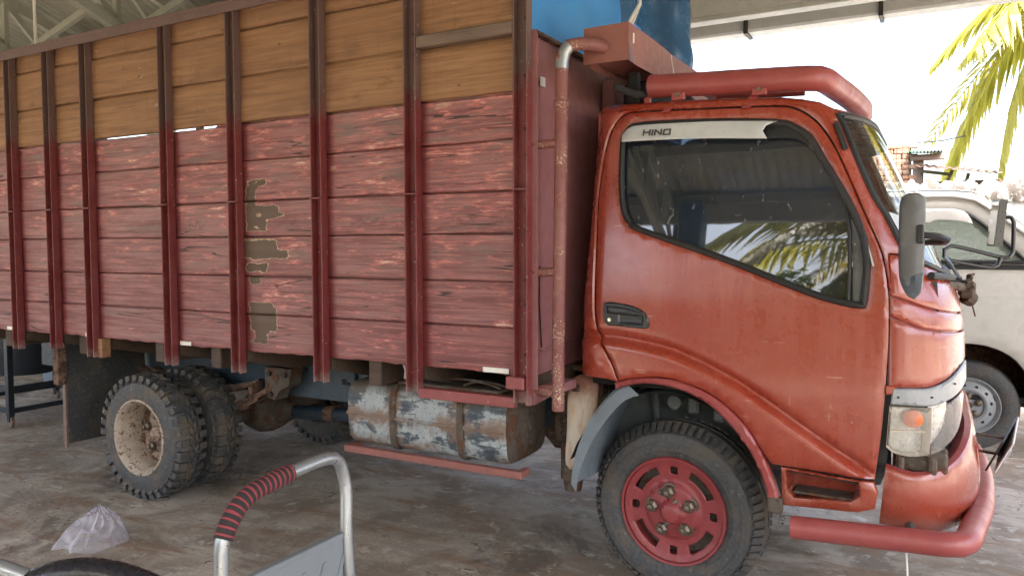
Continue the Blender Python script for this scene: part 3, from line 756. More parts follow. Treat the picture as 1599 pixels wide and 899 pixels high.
# walk the door edge from the rear foot up, over the roof edge and down to the front
seq = [dgap[(top_i+j) % len(dgap)] for j in range(len(dgap))]
fpos = seq.index(dgap[fr_i]); edge = seq[:fpos+1]
outer = [(-.135, 1.36), (-.128, 1.508), (-.068, 1.506), (-.040, 1.500)]
pw = crv(PILW, .03, False)[::-1]
outer += [p for p in pw if p[1] > 1.5]
outer += [(u_, lerp(ZR, u_)) for u_ in (-.36, -.45, -.52, -.58, -.7, -.82, -.94, -1.06, -1.17, -1.24, -1.29, -1.34, -1.38, -1.42, -1.46, -1.5)]
outer += [(-1.52, 2.0), (-1.52, 1.8), (-1.52, 1.6), (-1.52, 1.4), (-1.52, 1.2), (-1.52, 1.08), (-1.52, .985), (-1.46, .98), (-1.40, .978), (-1.34, .975), (-1.28, .972), (-1.22, .969)]
side_poly = crv(edge+outer, .035, True, tuple(range(len(edge)+len(outer))))
mb = MB(); panel(mb, side_poly, cab, step=.05, th=.03, roll=.005, lip=.008, extra=[(x_/100.0, lerps(CREASE, x_/100.0)-d_) for x_ in range(-150, -118, 2) for d_ in (-.05, -.034, -.022, -.012, -.004, .004, .014, .028, .045)])
side = mb.build('cab_side', 'cab_paint', truck, 40)
side_far = mirror(side, truck)
# dark jamb behind the door gap
mb = MB(); ring_o = inset(door_c, -.03); ring_i = inset(door_c, .03)
panel(mb, ring_o, lambda u_, z, off: cab(u_, z, off-.028), holes=(ring_i,), step=.2, th=.01, lip=0)
jamb = mb.build('door_jamb', 'black_rubber', truck, 40); mirror(jamb, truck)
# lower A-post / front corner panel, nose, cowl seams
def corner_panel(name, poly, off=0.0, mat='cab_paint', step=.05, th=.02):
    mb = MB(); panel(mb, poly, lambda u_, z, o_: cab(u_, z, o_+off), step=step, th=th, roll=.004, lip=.006); return mb.build(name, mat, truck, 40)
def strip(top, bot, n=10):
    a = crv(top, .03, False); c = crv(bot, .03, False); return a+c[::-1]
UE = .735
p1 = strip([(-.128, 1.502), (-.06, 1.498), (-.01, 1.482), (.06, 1.462), (.3, 1.43), (.6, 1.418), (UE, 1.412)], [(-.14, 1.356), (-.06, 1.335), (.075, 1.301), (.29, 1.278), (.6, 1.272), (UE, 1.27)])
p2 = strip([(-.14, 1.347), (-.06, 1.327), (.075, 1.293), (.29, 1.270), (.6, 1.265), (UE, 1.263)], [(-.14, 1.281), (-.064, 1.255), (.045, 1.229), (.278, 1.211), (.6, 1.208), (UE, 1.206)])
p3 = strip([(-.141, 1.271), (-.064, 1.247), (.045, 1.221), (.278, 1.203), (.6, 1.2), (UE, 1.198)], [(-.142, 1.028), (-.06, 1.028), (.029, 1.029), (.124, 1.048), (.23, 1.083), (.4, 1.10), (UE, 1.10)])
for p, nm, of in ((p1, 'cowl_panel', 0), (p2, 'grille_panel', -.001), (p3, 'nose_panel', .002)):
    oo = corner_panel(nm, p, of, step=.028); mirror(oo, truck)
# backing so no daylight shows through the seams
mb = MB(); mb.grid([[cab(u_, z, -.016) for u_ in [-.15+.04*i for i in range(23)]] for z in (1.02, 1.1, 1.18, 1.25, 1.33, 1.40)]); bk = mb.build('nose_backing', 'bar_paint', truck); mirror(bk, truck)
# roof
mb = MB(); us = [-1.5, -1.45, -1.42, -1.39, -1.36, -1.33, -1.3]+[-1.2+.08*i for i in range(11)]+[-.34, -.3]+[-.25+.06*i for i in range(22)]
rows = []
for ins, dz in ((0, -.002), (.004, .011), (.016, .023), (.036, .031), (.064, .036), (.12, .040), (.22, .042)):
    row = []
    for u_ in us:
        z = lerp(ZR, u_); x, y, _ = cab(u_, min(z, 2.10), -ins, False)
        row.append((max(x, -1.335+ins*.6), min(y, YC), z+dz-.012*sst(-.75, -.25, x)))
    row.append((row[-1][0]-.0, YC, row[-1][2])); rows.append(row)
last = rows[-1]; rows.append([(p[0]*.9-.07, YC, p[2]+.004) for p in last])
mb.grid(rows); rf = mb.build('cab_roof', 'cab_paint', truck, 40); mirror(rf, truck)
# back wall of the cab
mb = MB(); mb.box(-1.338, -1.318, 3.20, 2*YC-3.20, .95, 2.13, .01); mb.build('cab_back', 'cab_paint', truck)
mb = MB(); mb.box(-1.33, -.02, 3.14, 2*YC-3.14, .93, .97); mb.build('cab_floor', 'dark_void', truck, 0)
# ---- door
cre = [(x_/100.0, lerps(CREASE, x_/100.0)-d_) for x_ in range(-134, -15, 1) for d_ in (-.052, -.038, -.028, -.020, -.013, -.007, -.001, .005, .012, .020, .030, .046)]
door = MB(); panel(door, door_c, cab, holes=(win_c,), step=.028, th=.022, roll=.005, lip=.008, extra=cre)
door = door.build('door', 'cab_paint', truck, 45)
mb = MB(); mb.tube([cab(u_, z, .002) for u_, z in inset(win_c, .004)], .013, 8, closed=True); seal = mb.build('window_seal', 'black_rubber', door)
gl_c = inset(win_c, -.004)
mb = MB(); panel(mb, gl_c, lambda u_, z, o_: cab(u_, z, o_-.016, False), step=.12, th=.004, lip=0, roll=0); glass_ = mb.build('window_glass', 'glass_door', door, 60)
qb = [(-.272, 1.322), (-.236, 1.318), (-.229, 1.45), (-.243, 1.557), (-.276, 1.648), (-.285, 1.62), (-.276, 1.5)]
mb = MB(); panel(mb, qb, lambda u_, z, o_: cab(u_, z, o_-.004, False), step=.06, th=.012); qbar = mb.build('quarter_bar', 'mirror_back', door)
mb = MB(); mb.tube([cab(u_, z, -.004, False) for u_, z in [(-.287, 1.325), (-.286, 1.45), (-.289, 1.56), (-.302, 1.68), (-.345, 1.775), (-.40, 1.865), (-.45, 1.93), (-.51, 1.965), (-.60, 1.975)]], .007, 6); chan = mb.build('window_channel', 'black_rubber', door)
vis = crv([(-1.197, 1.981), (-.906, 1.974), (-.593, 1.952), (-.612, 1.984), (-.601, 2.005), (-.556, 2.020), (-.817, 2.046), (-1.107, 2.058), (-1.174, 2.047), (-1.2, 2.011)], .03, True, (0, 2, 5))
mb = MB(); panel(mb, vis, lambda u_, z, o_: cab(u_, z, o_+.012+.022*sst(2.06, 1.96, z), False), step=.05, th=.005); visor = mb.build('rain_visor', 'silver', door)
mb = MB(); panel(mb, crv([(-.601, 1.955), (-.616, 1.984), (-.606, 2.004), (-.56, 2.019), (-.498, 1.994), (-.44, 1.945), (-.40, 1.875), (-.43, 1.90), (-.49, 1.945)], .03, True, (0, 3, 6)), lambda u_, z, o_: cab(u_, z, o_+.008, False), step=.06, th=.004); brk = mb.build('broken_visor_base', 'black_plastic', door)
# lettering on the visor
def letters(mb, strokes_by_letter, u0, z0, du, dz, h, surf):
    x = u0
    for strokes, wd in strokes_by_letter:
        for (a0, b0, a1, b1) in strokes:
            q = [(a0, b0), (a1, b0), (a1, b1), (a0, b1)]
            if len(strokes) == 1 and False: pass
            pts_ = [(x+a*h, z0+(x-u0)*dz+b_*h) for a, b_ in q]
            mb.prism(pts_, lambda u_, z: surf(u_, z, .004), lambda u_, z: surf(u_, z, -.002))
        x += (wd+.22)*h
    return mb
tH = ([(0, 0, .22, 1), (.98, 0, 1.2, 1), (.22, .39, .98, .61)], 1.2)
tI = ([(0, 0, .22, 1)], .22)
tO = ([(0, 0, .22, 1), (.98, 0, 1.2, 1), (.22, 0, .98, .21), (.22, .79, .98, 1)], 1.2)
vs_ = lambda u_, z, o_: cab(u_, z, o_+.012+.022*sst(2.06, 1.96, z), False)
mb = MB(); letters(mb, [tH, tI], -1.104, 2.000, 0, -.05, .027, vs_)
xN = -1.104+(1.2+.22+.22+.22)*.027; hN = .027; zN = 2.000-.05*(xN+1.104)
for q in ([(0, 0), (.22, 0), (.22, 1), (0, 1)], [(.98, 0), (1.2, 0), (1.2, 1), (.98, 1)], [(.22, 1), (.22, .68), (.98, 0), (.98, .32)]):
    mb.prism([(xN+a*hN, zN+b_*hN) for a, b_ in q], lambda u_, z: vs_(u_, z, .004), lambda u_, z: vs_(u_, z, -.002))
letters(mb, [tO], xN+1.42*hN, 2.000-.05*(xN+1.42*hN+1.104), 0, -.05, .027, vs_)
mb.build('visor_lettering', 'text_dark', visor, 0)
# handle
hp = crv([(-1.253, 1.291), (-1.234, 1.298), (-1.123, 1.284), (-1.066, 1.254), (-1.048, 1.218), (-1.051, 1.194), (-1.065, 1.190), (-1.197, 1.197), (-1.244, 1.206)], .02)
mb = MB(); panel(mb, hp, lambda u_, z, o_: cab(u_, z, o_+.010-.008*sst(.012, .022, min(u_+1.195, -1.062-u_, z-1.196, 1.258-z)+.004), False), step=.008, th=.010, roll=.006); hd = mb.build('handle_bezel', 'black_plastic', door)
hf = crv([(-1.236, 1.283), (-1.132, 1.273), (-1.083, 1.254), (-1.072, 1.243), (-1.1, 1.241), (-1.169, 1.245), (-1.236, 1.249)], .02, True, (0, 3, 6))
mb = MB(); panel(mb, hf, lambda u_, z, o_: cab(u_, z, o_+.014, False), step=.02, th=.010, roll=.004); hf_o = mb.build('handle_lever', 'black_plastic', door)
mb = MB(); p = cab(-1.222, 1.222, .012, False); mb.lathe([(.001, -.004), (.008, -.004), (.010, .004)], 14, c=p); lk = mb.build('lock', 'chrome_lamp', door)
# far door: the same sheet mirrored, with seal and glass
dfar = mirror(door, truck)
for oo in (seal, glass_, qbar, visor, hd, hf_o):
    c_ = oo.copy(); COL.objects.link(c_); c_.parent = dfar; c_.matrix_parent_inverse = Matrix()
# wheel-arch lip
AI = [(-1.186, .929), (-1.076, .964), (-.939, .960), (-.807, .914), (-.706, .833), (-.632, .738), (-.583, .640), (-.551, .526)]
AO = [(-1.188, .958), (-1.076, .985), (-.939, .989), (-.784, .942), (-.660, .845), (-.587, .737), (-.539, .622), (-.510, .534)]
arch = strip(AO, AI)
mb = MB(); panel(mb, arch, lambda u_, z, o_: cab(u_, z, o_+.014), step=.02, th=.05, roll=.008, lip=.008); al = mb.build('wheel_arch_lip', 'bar_paint', truck, 40); mirror(al, truck)
mb = MB(); mb.box(-.56, -.505, 3.052, 3.10, .500, .56, .006); mb.build('arch_tip', 'mud_metal', truck)
# step sill with foot recess
sill = crv([(-.512, .683), (-.187, .667), (-.172, .628), (-.182, .566), (-.24, .548), (-.506, .530)], .04, True, (0, 1, 2, 3, 4, 5))
step_ = crv([(-.494, .672), (-.349, .668), (-.236, .664), (-.232, .608), (-.262, .584), (-.464, .566), (-.488, .592)], .03, True, (0, 2, 4, 5))
mb = MB(); panel(mb, sill, cab, holes=(step_,), step=.03, th=.02); sl_o = mb.build('step_sill', 'cab_paint', truck); mirror(sl_o, truck)
mb = MB(); n_ = len(step_); mb.v += [cab(u_, z, -.012) for u_, z in step_]+[(lambda q: (q[0], q[1]+.13, q[2]))(cab(u_*.97-.01, z, 0)) for u_, z in step_]
for i in range(n_): mb.face((i, (i+1) % n_, n_+(i+1) % n_, n_+i))
mb.face(list(range(n_, 2*n_))); tr_ = mb.build('step_tray', 'cab_paint', truck, 30); mirror(tr_, truck)
mb = MB(); mb.box(-.47, -.25, 3.10, 3.205, .578, .586); mb.build('step_tread', 'mud_metal', truck, 0)
# windshield between the pillars
PW_Z = [(z, u_) for u_, z in PILW][::-1]
mb = MB(); rows = []; rub = []
zt = [1.484+(2.032-1.484)*i/14 for i in range(15)]
for z in zt:
    ue = lerp(PW_Z, z); c_ = uc(z); row = []
    for j in range(13): row.append(cab(ue+(c_-ue)*(j/12)**1.25, z-.07*sst(0, .6, (j/12))*(1 if z < 1.6 else 0)*(1.6-z)/.12, -.004, False))
    rows.append(row+[(p[0], 2*YC-p[1], p[2]) for p in row[-2::-1]])
mb.grid(rows); ws = mb.build('windshield', 'glass_clear', truck, 60)
loop = [r_[0] for r_ in rows]+rows[-1][1:]+[r_[-1] for r_ in rows[-2::-1]]+rows[0][-2:0:-1]
mb = MB(); mb.tube(loop, .014, 8, closed=True); mb.build('windshield_seal', 'black_rubber', ws)
mb = MB(); q = [cab(lerp(PW_Z, z)+.03+.0*i, z, .001, False) for i, z in enumerate((1.66, 1.58))]; q2 = [cab(lerp(PW_Z, z)+.11, z-.015, .001, False) for z in (1.66, 1.58)]
mb.v += q+q2; mb.face((0, 1, 3, 2)); mb.build('sticker', 'sticker', ws, 0)
for nm, us2 in (('wiper', (.28, .62)), ('wiper', (.82, 1.0))):
    mb = MB(); mb.tube([cab(us2[0]-.02, 1.40, .035, False), cab(us2[0]+.1, 1.455, .03, False), cab(us2[1], 1.48, .022, False)], .007, 6); mb.build(nm, 'black_plastic', truck)
# drip rail piece beside the pillar top
mb = MB(); mb.tube([cab(u_, z, .008, False) for u_, z in ((-.318, 2.0), (-.302, 1.95), (-.286, 1.895))], .010, 8); mb.build('pillar_trim', 'black_plastic', truck)
mb = MB(); mb.tube([cab(u_, z, .004) for u_, z in ((-.245, 1.6), (-.228, 1.54), (-.205, 1.46))], .004, 6); mb.build('pillar_clip', 'silver', truck)
# interior: seats, dash, wheel
def seat(y0, y1):
    mb = MB(); mb.box(-1.1, -.62, y0, y1, 1.18, 1.34, .05); mb.hexa([(-1.18, y0, 1.30), (-1.02, y0, 1.30), (-1.02, y1, 1.30), (-1.18, y1, 1.30), (-1.28, y0+.04, 1.88), (-1.18, y0+.04, 1.88), (-1.18, y1-.04, 1.88), (-1.28, y1-.04, 1.88)])
    mb.box(-1.27, -1.17, (y0+y1)/2-.13, (y0+y1)/2+.13, 1.89, 2.03, .03); return mb
seat(3.25, 3.75).build('seat', 'seat_cloth', truck); seat(3.85, 4.6).build('seat', 'seat_cloth', truck)
mb = MB(); mb.prism([(-.36, 1.0), (-.40, 1.34), (-.28, 1.44), (.0, 1.40), (.03, 1.0)], lambda x, z: (x, 3.22, z), lambda x, z: (x, 2*YC-3.22, z)); mb.build('dashboard', 'dash', truck)
mb = MB(); cw = Vector((-.52, 3.52, 1.52)); ring = []
for i in range(32):
    t = 2*math.pi*i/32; ring.append(cw+Vector((math.sin(t)*.20*.62, math.cos(t)*.20, math.sin(t)*.20*.78)))
mb.tube(ring, .014, 8, closed=True); mb.tube([cw, cw+Vector((.22, 0, -.2))], .03, 8); mb.tube([ring[0], cw, ring[16]], .012, 6); mb.build('steering_wheel', 'black_plastic', truck)
# ---- front lamps, chrome strip
def cabL(off): return lambda u_, z, o_: cab(u_, z, o_+off, False)
st_ = crv([(-.128, 1.020), (-.06, 1.021), (.029, 1.021), (.124, 1.040), (.23, 1.075), (.32, 1.09)], .03, False)+crv([(-.136, .962), (-.059, .961), (.04, .955), (.157, .972), (.256, 1.0), (.32, 1.02)], .03, False)[::-1]
mb = MB(); panel(mb, st_, cabL(.006), step=.04, th=.012, roll=.005); cs = mb.build('lamp_trim_strip', 'trim_grey', truck); mirror(cs, truck)
for (u_, z) in ((-.105, .99), (.035, .988), (.16, 1.025)):
    mb = MB(); p = cab(u_, z, .009, False); mb.lathe([(.0005, -.003), (.0035, -.002), (.0042, .003)], 10, c=p); mb.build('trim_screw', 'bolt_dark', cs)
mb = MB(); panel(mb, [(-.155, .995), (-.112, .998), (-.112, 1.028), (-.155, 1.03)], cabL(.004), step=.02, th=.01); mb.build('trim_bracket', 'cab_paint', truck)
MK = [(-.140, .954), (-.059, .953), (.038, .947), (.038, .846), (.034, .776), (-.053, .774), (-.125, .787), (-.149, .804)]
mkc = crv(MK, .02, True, (0, 2, 4, 7))
mb = MB(); panel(mb, mkc, cabL(.010), step=.025, th=.004, roll=.006); mk = mb.build('marker_lamp', 'lens_clear', truck); mirror(mk, truck)
mb = MB(); panel(mb, inset(mkc, .002), cabL(-.045), step=.05, th=.01); mb.build('lamp_reflector', 'lamp_white', mk)
n_ = len(mkc); mb = MB(); mb.v += [cab(u_, z, .004, False) for u_, z in mkc]+[cab(u_, z, -.05, False) for u_, z in mkc]
for i in range(n_): mb.face((i, (i+1) % n_, n_+(i+1) % n_, n_+i))
mb.build('lamp_housing', 'plastic_white', mk)
mb = MB(); p = cab(-.038, .908, -.008, False); mb.lathe([(.0005, -.012), (.02, -.010), (.032, -.002), (.034, .02)], 20, c=p); mb.build('indicator_bulb', 'orange_bulb', mk)
mb = MB(); panel(mb, [(-.135, .862), (.034, .858), (.034, .852), (-.135, .856)], cabL(-.02), step=.05, th=.02); mb.build('lamp_divider', 'plastic_white', mk)
LN = crv([(.046, .948), (.162, .964), (.25, .985), (.24, .90), (.20, .84), (.127, .800), (.077, .780), (.043, .776)], .02, True, (0, 2, 7))
mb = MB(); panel(mb, LN, cabL(.008), step=.03, th=.004, roll=.006); ln = mb.build('headlamp_lens', 'lens_clear', truck); mirror(ln, truck)
mb = MB(); panel(mb, inset(LN, .004), cabL(-.05), step=.03, th=.01); mb.build('headlamp_bowl', 'lamp_white', ln)
mb = MB(); mb.box(-.13, .05, 3.16, 3.30, .70, .775, .01); mb.tube([(-.10, 3.12, .765), (-.10, 3.13, .70)], .010, 8); mb.tube([(.0, 3.14, .77), (.0, 3.15, .69)], .016, 8); mb.build('lamp_bracket', 'mud_metal', truck)
# ---- bumper
def bump_s(u_, z, off=0.0):
    # own plan curve: proud of the cab, side then round corner then front
    xs, a, b_ = -.10, .27, .50; y0 = 3.085+.10*max(0, .62-z)**1.0; bul = -.03*abs((z-.62)/.12)**2*.4
    ph = (u_-xs)/.6*math.pi/2
    if ph <= 0: return (u_, y0-off-bul, z)
    if ph < math.pi/2: return (xs+(a+off+bul)*math.sin(ph), y0+b_-(b_+off+bul)*math.cos(ph), z)
    return (xs+a+off+bul, y0+b_+(u_-xs-.6), z)
UB = -.10+.6+(YC-3.085-.5)
bp_ = crv([(-.150, .728), (-.08, .712), (.0, .708), (.10, .72), (.22, .755), (.34, .80), (.46, .83), (.6, .84), (UB, .84), (UB, .52), (.6, .50), (.4, .49), (.2, .488), (.05, .490), (-.08, .498), (-.168, .506), (-.16, .60)], .035, True, (0, 8, 9, 15))
h1 = crv([(.40, .735), (.47, .75), (.47, .62), (.42, .60)], .03, True, (0, 1, 2, 3))
mb = MB(); panel(mb, bp_, bump_s, holes=(h1,), step=.035, th=.012, roll=.006, lip=.010); bu = mb.build('bumper', 'cab_paint', truck, 40); mirror(bu, truck)
mb = MB(); tp = crv([(-.150, .728), (-.08, .712), (.0, .708), (.10, .72), (.22, .755), (.34, .80), (.46, .83), (.6, .84), (UB, .84)], .035, False)
mb.grid([[bump_s(u_, z, -.002) for u_, z in tp], [bump_s(u_, z+.006, -.022) for u_, z in tp], [bump_s(u_, z-.01, -.06) for u_, z in tp]]); bt = mb.build('bumper_top_edge', 'bar_paint', truck); mirror(bt, truck)
mb = MB(); mb.grid([[bump_s(u_, z, -.10) for u_ in (-.12, .0, .1, .2, .35, .5, .8, UB)] for z in (.5, .6, .7, .8, .95)]); bb = mb.build('bumper_backing', 'dark_void', truck); mirror(bb, truck)
mb = MB(); panel(mb, [(-.100, .520), (-.072, .523), (-.068, .552), (-.088, .548), (-.102, .538)], lambda u_, z, o_: bump_s(u_, z, o_+.002), step=.05, th=.003, lip=0); mb.build('sticker_scrap', 'plate_white', bu)
# bull bar: one bent tube, open ends
bb_path = crv([(-.462, 3.02, .470), (-.3, 3.018, .480), (-.1, 3.015, .492), (.04, 3.015, .499), (.088, 3.03, .502), (.112, 3.07, .505), (.135, 3.2, .512), (.168, 3.42, .520), (.186, 3.7, .525), (.19, YC, .526)], .04, False)
bb_path = bb_path+[(p[0], 2*YC-p[1], p[2]) for p in bb_path[-2::-1]]
mb = MB(); mb.tube(bb_path, .043, 24); mb.build('bull_bar', 'bar_paint', truck, 50)
mb = MB(); mb.tube([(.19, 3.55, .52), (.02, 3.57, .56)], .02, 8); mb.tube([(.19, 4.3, .52), (.02, 4.3, .56)], .02, 8); mb.tube([(-.06, 3.03, .5), (-.08, 3.35, .58)], .016, 8); mb.build('bull_bar_stay', 'mud_metal', truck)
# ---- number plates hanging at the front
for dx, rz, mt in ((.0, -9, 'plate_black'), (.015, -3, 'plate_white')):
    mb = MB(); mb.box(-.004, .004, -.16, .16, -.075, .075, .003); o = mb.build('number_plate', mt, truck); o.matrix_parent_inverse = Matrix.Translation(PW[truck.name]['wloc']).inverted(); place(o, (.255+dx*1.2, YC-.12, .70), (R(10), R(24), R(rz)))
mb = MB()
for yy in (-.12, -.04, .04, .12): mb.box(.004, .006, yy-.022, yy+.022, -.03, .03)
o = mb.build('plate_characters', 'plate_white', truck, 0); place(o, (.279, YC-.12, .70), (R(10), R(24), R(-3)))
mb = MB(); mb.tube([(.14, YC-.2, .75), (.26, YC-.2, .74)], .006, 6); mb.tube([(.14, YC-.2, .68), (.26, YC-.2, .67)], .006, 6); mb.build('plate_wire', 'mud_metal', truck)
# ---- roof bar on straps
rb = crv([(-1.095, 3.20, 2.217), (-.9, 3.20, 2.206), (-.7, 3.20, 2.197), (-.5, 3.20, 2.186), (-.462, 3.203, 2.184), (-.422, 3.218, 2.182), (-.402, 3.262, 2.180), (-.382, 3.40, 2.177), (-.348, 3.65, 2.172), (-.328, YC, 2.170)], .04, False)
rb = rb+[(p[0], 2*YC-p[1], p[2]) for p in rb[-2::-1]]
mb = MB(); mb.tube(rb, .049, 26, cap=False); mb.build('roof_bar', 'bar_paint', truck, 60)
mb = MB(); mb.tube([(-1.085, 3.2, 2.217), (-1.08, 3.2, 2.217)], .044, 20); mb.build('roof_bar_bore_shade', 'dark_void', truck)  # near-black disc stands for the shade inside the open tube end
mb = MB(); mb.tube([(-.88, 3.42, 2.19), (-.5, 3.42, 2.175)], .018, 10); mb.tube([(-.88, 3.2, 2.19), (-.88, 4.66, 2.19)], .02, 10); mb.build('roof_bar_rail', 'bar_paint', truck)
for bx in (-.965, -.635):
    for sg in (0, 1):
        yq = 3.18 if not sg else 2*YC-3.18
        mb = MB(); sgn = 1 if not sg else -1
        z0 = 2.178-(bx+1.1)*.035
        mb.box(bx-.028, bx+.028, yq-.012, yq+.012, z0-.03, z0+.015, .003)
        mb.hexa([(bx-.04, yq+.01*sgn, z0-.028), (bx-.005, yq+.01*sgn, z0-.028), (bx-.005, yq+.016*sgn, z0-.028), (bx-.04, yq+.016*sgn, z0-.028), (bx-.07, yq-.018*sgn, z0-.078), (bx-.035, yq-.018*sgn, z0-.078), (bx-.035, yq-.012*sgn, z0-.078), (bx-.07, yq-.012*sgn, z0-.078)][::1])
        sb = mb.build('bar_strap', 'bar_paint', truck)
        mb = MB(); mb.lathe([(.0005, -.008), (.009, -.008), (.009, .004)], 6, c=(bx, yq-.012*sgn, z0-.008)); mb.build('strap_bolt', 'nut_steel', sb)
mb = MB(); mb.box(-1.12, -1.095, 3.195, 3.215, 2.10, 2.19); mb.build('bar_leg', 'bar_paint', truck, 0)
# ---- mirrors
mp = crv([(-.114, 1.665), (-.108, 1.69), (-.09, 1.702), (-.058, 1.702), (-.042, 1.69), (-.038, 1.66), (-.04, 1.42), (-.05, 1.375), (-.064, 1.360), (-.08, 1.368), (-.1, 1.40), (-.112, 1.46)], .02)
mb = MB(); panel(mb, mp, lambda u_, z, o_: (u_, 2.80-o_-.018*(1-((u_+.076)/.04)**2)*1.0, z), step=.02, th=.035, roll=.012, lip=.006)
mir = mb.build('side_mirror', 'mirror_back', truck, 50)
lo_ = [p for p in mp if p[1] < 1.452]; lo_ = sorted(lo_, key=lambda p: math.atan2(p[1]-1.42, p[0]+.076))
mb = MB(); panel(mb, inset(lo_, .003), lambda u_, z, o_: (u_, 2.80-o_-.003-.018*(1-((u_+.076)/.04)**2), z), step=.03, th=.004, lip=0, roll=0); mb.build('mirror_lower_cover', 'mirror_navy', mir)
mb = MB(); mb.tube([(-.05, 2.80, 1.568), (.0, 2.81, 1.563), (.025, 2.83, 1.552), (.02, 2.86, 1.545), (-.05, 2.96, 1.545), (-.09, 3.09, 1.51)], .011, 8); mb.build('mirror_arm', 'black_plastic', mir)
mb = MB(); mb.box(-.06, -.04, 2.775, 2.79, 1.54, 1.60, .004); mb.build('mirror_bracket', 'black_plastic', mir)
fm = crv([(.24, 1.55), (.25, 1.53), (.29, 1.525), (.305, 1.56), (.312, 1.75), (.30, 1.785), (.27, 1.78), (.255, 1.74)], .03)
mb = MB(); mb.hexa([(.268, 4.93, 1.530), (.305, 4.95, 1.530), (.292, 5.10, 1.535), (.238, 5.08, 1.535), (.288, 4.93, 1.785), (.325, 4.95, 1.785), (.312, 5.10, 1.785), (.258, 5.08, 1.785)])
far_m = mb.build('side_mirror', 'black_plastic', truck, 20)
mb = MB(); mb.hexa([(.2635, 4.938, 1.540), (.2665, 4.938, 1.540), (.2395, 5.072, 1.545), (.2365, 5.072, 1.545), (.2825, 4.938, 1.775), (.2855, 4.938, 1.775), (.2595, 5.072, 1.775), (.2565, 5.072, 1.775)]); mb.build('mirror_glass', 'mirror_glass', far_m, 0)
mb = MB(); mb.tube(crv([(.300, 5.0, 1.690), (.345, 5.0, 1.688), (.357, 5.0, 1.665), (.357, 5.0, 1.50), (.34, 4.99, 1.472), (.29, 4.98, 1.475), (.17, 4.93, 1.51), (.06, 4.86, 1.535), (.03, 4.84, 1.515), (.03, 4.84, 1.475), (.06, 4.84, 1.455), (.26, 4.94, 1.415), (.285, 4.95, 1.43), (.30, 4.96, 1.47)], .03, False), .011, 8); mb.build('mirror_arm', 'black_plastic', far_m)
# broken wiper motor and wiring hanging at the nose
mb = MB(); rnd = random.Random(3)
mb.tube([(.03, 3.42, 1.385), (.07, 3.5, 1.375), (.10, 3.6, 1.365)], .018, 8); mb.box(.075, .135, 3.55, 3.66, 1.325, 1.395, .012); mb.tube([(.10, 3.6, 1.33), (.125, 3.62, 1.315)], .03, 10)
for i in range(9):
    p = Vector((.09+rnd.uniform(-.02, .03), 3.58+rnd.uniform(-.06, .06), 1.38+rnd.uniform(-.04, .04)))
    mb.tube([p, p+Vector((rnd.uniform(-.02, .02), rnd.uniform(-.05, .05), rnd.uniform(-.03, .02)))], rnd.uniform(.005, .012), 6)
mb.tube([(.12, 3.6, 1.33), (.127, 3.6, 1.29), (.137, 3.6, 1.25)], .003, 5)
mb.build('wiper_motor', 'mud_metal', truck)
mb = MB(); mb.tube([(-.02, 3.2, 1.425), (.04, 3.35, 1.415), (.075, 3.6, 1.40)], .014, 8); mb.build('cowl_rubber', 'black_rubber', truck)

# ------------------------------------------------------------------ wheels (local: axis along Y, outer side towards -Y, tyre 0 to .21)
RT = .387
def tyre_lug():
    mb = MB(); w_ = .20
    mb.lathe([(.212, .022), (.226, .008), (.26, .000), (.30, .002), (.335, .012), (.358, .024), (.370, .045), (.374, .10), (.370, .155), (.358, w_-.024), (.335, w_-.012), (.30, w_-.002), (.26, w_), (.226, w_-.008), (.212, w_-.022)], 64)
    n = 34
    for i in range(n):
        for side in (0, 1):
            a = 2*math.pi*(i+.5*side)/n; da = 2*math.pi/n
            def P(r_, t, y): return (r_*math.cos(t), y if not side else w_-y, r_*math.sin(t))
            a1 = a+da*.56
            mb.hexa([P(.325, a, .012), P(.325, a1, .012), P(.366, a1, .066), P(.366, a, .066), P(.345, a, -.004), P(.345, a1, -.004), P(RT, a1, .066), P(RT, a, .066)])
            mb.hexa([P(.34, a, .004), P(.34, a1, .004), P(.366, a1, .066), P(.366, a, .066), P(.380, a, .008), P(.380, a1, .008), P(RT, a1, .066), P(RT, a, .066)])
            b0, b1 = a-da*.18, a+da*.40
            mb.hexa([P(.366, b0+da*.25, .072), P(.366, b1+da*.25, .072), P(.366, b1-da*.1, .098), P(.366, b0-da*.1, .098), P(RT, b0+da*.25, .072), P(RT, b1+da*.25, .072), P(RT, b1-da*.1, .098), P(RT, b0-da*.1, .098)])
    return mb.mesh('tyre', 'tyre_muddy', 30)
def tyre_rib():
    mb = MB(); w_ = .205
    mb.lathe([(.222, .03), (.234, .016), (.246, .012), (.262, .004), (.264, .002), (.285, -.002), (.302, -.001), (.304, -.004), (.322, -.003), (.338, .002), (.346, .012), (.352, .020), (.358, .030), (.364, .038), (.370, .048), (.368, .050), (.368, .058), (.384, .060), (.386, .092), (.374, .094), (.374, .108), (.386, .110), (.384, .142), (.368, .144), (.368, .152), (.378, .154), (.376, .170), (.362, .188), (.338, .202), (.30, .206), (.262, .200), (.234, .19), (.222, .175)], 96)
    n = 66
    for i in range(n):
        a = 2*math.pi*i/n; a1 = a+2*math.pi/n*.62; jit = .004*math.sin(i*2.7)
        for side in (0, 1):
            def P(r_, t, y): return (r_*math.cos(t), y if not side else w_-y, r_*math.sin(t))
            mb.hexa([P(.346+jit, a, .012), P(.346+jit, a1, .012), P(.37, a1, .05), P(.37, a, .05), P(.352+jit, a, .000), P(.352+jit, a1, .000), P(RT, a1, .046), P(RT, a, .046)])
    return mb.mesh('tyre', 'tyre_rubber', 30)
ME_LUG, ME_RIB = tyre_lug(), tyre_rib()
